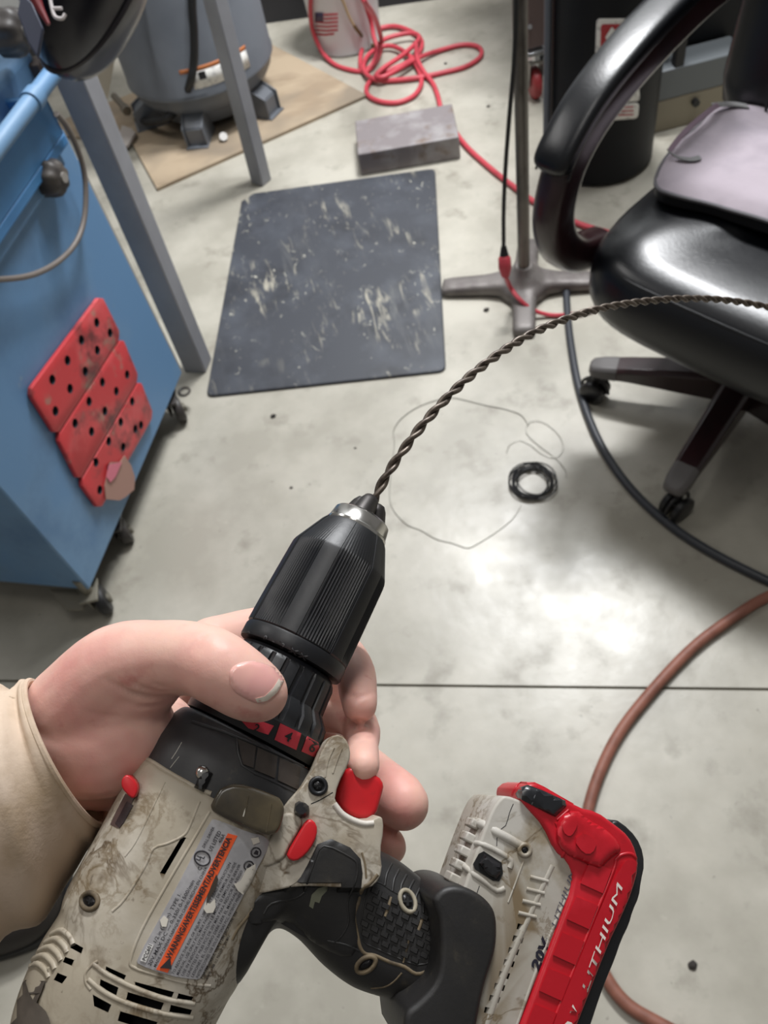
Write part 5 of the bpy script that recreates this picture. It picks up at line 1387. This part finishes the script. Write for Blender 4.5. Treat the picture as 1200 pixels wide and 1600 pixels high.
# creases and knuckle folds pressed into the skin
PWM = RM[person.name]; PWI = PWM.inverted()
def topix(p):
    v = RW.transposed() @ (p - CAM); return 600 + FPX * v.x / v.z, 800 + FPX * v.y / v.z, v.z
cre = [([(282, 1086), (262, 1090), (236, 1090), (205, 1083), (180, 1070), (165, 1060)], 4.0, .0011), ([(276, 1082), (246, 1081), (222, 1074), (200, 1062)], 3.0, .0007), ([(272, 1093), (246, 1102), (220, 1104), (190, 1096)], 3.0, .0006),
       ([(268, 1076), (250, 1072), (236, 1064)], 2.5, .0005), ([(130, 1110), (160, 1118), (190, 1120)], 4, .0004), ([(302, 1018), (312, 1000), (326, 992)], 2.5, .0006), ([(312, 1022), (320, 1006), (332, 998)], 2.0, .0004), ([(292, 1008), (300, 994), (312, 986)], 2.0, .0003),
       ([(120, 1240), (150, 1246), (180, 1240)], 3, .0005),
       ([(538, 1082), (560, 1088), (586, 1080)], 3.5, .0010), ([(545, 1130), (560, 1126), (585, 1134)], 3, .0008), ([(548, 1150), (566, 1156), (584, 1150)], 3, .0005)]
me = person.data; n_ = len(me.vertices); co = np.empty(n_ * 3); me.vertices.foreach_get('co', co); co = co.reshape(-1, 3)
nor = np.empty(n_ * 3); me.vertices.foreach_get('normal', nor); nor = nor.reshape(-1, 3)
loc_ = np.array(PWM.translation)
cv = (co + loc_ - np.array(CAM)) @ np.array(RW)
PX = 600 + FPX * cv[:, 0] / cv[:, 2]; PY = 800 + FPX * cv[:, 1] / cv[:, 2]
fac = (nor * (np.array(CAM) - loc_ - co)).sum(1) > 0
for path, wpx, dep in cre:
    P = np.array([(p.x, p.y) for p in catmull([Vector((x, y, 0)) for x, y in path], 8)])
    m_ = fac & (PX > P[:, 0].min() - 20) & (PX < P[:, 0].max() + 20) & (PY > P[:, 1].min() - 20) & (PY < P[:, 1].max() + 20)
    ii = np.where(m_)[0]
    if len(ii) == 0: continue
    dd = np.sqrt((PX[ii, None] - P[None, :, 0]) ** 2 + (PY[ii, None] - P[None, :, 1]) ** 2)
    k = dd.argmin(1); dmin = dd.min(1); tt = k / (len(P) - 1); fade = np.sin(np.clip(tt, .02, .98) * PI) ** .6
    co[ii] -= nor[ii] * (dep * fade * np.exp(-(dmin / wpx) ** 2))[:, None]
me.vertices.foreach_set('co', co.ravel()); me.update()
pvh = BVHTree.FromPolygons([MDI @ (PWM @ v.co) for v in me.vertices], [tuple(p.vertices) for p in me.polygons])
# nail
nailm = mat('nail_pink', (228, 170, 164), .22, var=[((232, 178, 168), 90, .4, .6, 2)], coat=.5, sss=.15)
def ppatch(name, poly, m, lift, s, it, bev, drop=.0012):
    o = patch(name, poly, pvh, m, lift, s, it, parent=dr, bev=bev, drop=drop, ang=80)
    for v in o.data.vertices: v.co = PWI @ (RM[dr.name] @ v.co)
    o.parent = person; return o
nl = ppatch('thumbnail', [(358, 1060), (359, 1046), (370, 1037), (388, 1032), (410, 1035), (434, 1045), (445, 1054), (444, 1066), (434, 1083), (418, 1097), (402, 1100), (382, 1091), (362, 1078)], nailm, .0009, 5, 2, 5)
nvh = BVHTree.FromPolygons([MDI @ (PWM @ v.co) for v in nl.data.vertices], [tuple(p.vertices) for p in nl.data.polygons])
fe = patch('nail_edge', [(443, 1054), (443, 1064), (433, 1082), (418, 1095), (402, 1098), (399, 1092), (414, 1088), (427, 1075), (436, 1060), (436, 1050)], nvh, mat('nail_free_edge', (232, 222, 208), .35), .0002, 4, 0, parent=dr, drop=.0006)
for v in fe.data.vertices: v.co = PWI @ (RM[dr.name] @ v.co)
fe.parent = nl
# sleeve
slv = mat('sleeve_canvas', (198, 176, 154), .85, var=[((214, 194, 174), 12, .4, .62, 4), ((160, 136, 104), 16, .55, .72, 5), ((120, 100, 76), 120, .70, .76, 3)], bump=[(700, .3, 2, .0004), (18, .2, 3, .004)])
K = []
for T_, B_2, h in [((47, 1062), (156, 1292), .036), ((30, 1066), (136, 1330), .037), ((0, 1074), (92, 1400), .040), ((-50, 1088), (28, 1462), .044), ((-120, 1108), (-50, 1520), .048), ((-260, 1150), (-190, 1640), .055), ((-420, 1200), (-360, 1760), .060)]:
    t, b = D(*T_, 0), D(*B_2, 0); K.append((t, b, h))
def sring(t, b, h, sc, off=0):
    c = (t + b) / 2; w = (b - t) / 2 * sc; along = Vector((-w.y, w.x, 0)).normalized()
    return [RM[dr.name] @ (c + w * math.cos(q) + Vector((0, 0, -.004 + h * sc * math.sin(q))) + along * (.012 * math.sin(q) if off else 0)) for q in [2 * PI * k / 72 for k in range(72)]]
R = [sring(t, b, h, .93) for t, b, h in reversed(K[:3])]
R += [sring(K[0][0], K[0][1], K[0][2], .955), sring(K[0][0], K[0][1], K[0][2], .99), sring(K[0][0], K[0][1], K[0][2], 1.0)]
for i in range(len(K) - 1):
    for k in range(1, 7):
        f = k / 6; t = K[i][0].lerp(K[i + 1][0], f); b = K[i][1].lerp(K[i + 1][1], f); h = K[i][2] * (1 - f) + K[i + 1][2] * f
        rr = sring(t, b, h, 1.0)
        for j, p in enumerate(rr):
            q = 2 * PI * j / 72; s_ = i * 6 + k
            amp = .0016 * min(1, s_ / 5)
            p += (p - sum(rr, Vector()) / 72).normalized() * amp * (math.sin(s_ * .55 + 2.2 * math.sin(q)) + .6 * math.sin(s_ * .9 + q * 3))
        R.append(rr)
so = mk('sleeve', G().rings(R), slv, person, smooth=180)
mk('cuff_hem', G().tube(sring(K[0][0], K[0][1], K[0][2], .985), .0011, 8, closed=True), slv, person)
# dark boot on the floor
bt = F(30, 1440)
bo_m = mat('boot_leather', (36, 30, 27), .6, bump=(60, .2, 3, .003))
g = G(); R = []
bd_ = (F(60, 1478) - F(40, 1330)); bd_ = Vector((-.35, -1, 0)).normalized(); bs_ = Vector((-bd_.y, bd_.x, 0))
b0_ = F(70, 1470)
bq = root('work_boot', 'dark leather boot toe on the floor below the tan sleeve', 'boot', (b0_.x, b0_.y, 0))
fp = [F(x, y) for x, y in [(78, 1474), (40, 1492), (0, 1503), (-90, 1528), (-190, 1530), (-230, 1450), (-150, 1370), (-20, 1310), (70, 1310), (118, 1350), (116, 1430)]]
fp = chaikin(fp, 2); cf_ = sum(fp, Vector()) / len(fp)
mk('sole', G().rings([[cf_ + (p - cf_) * s_ + Vector((0, 0, zz)) for p in fp] for s_, zz in [(.97, 0), (1, .004), (1, .022), (.98, .026)]]), black_rub, bq, smooth=40)
mk('toe_cap', G().rings([[cf_ + (p - cf_) * s_ + Vector((0, 0, zz)) for p in fp] for s_, zz in [(.96, .024), (.97, .04), (.93, .06), (.82, .078), (.6, .09), (.3, .095), (.02, .096)]]), bo_m, bq, smooth=180)
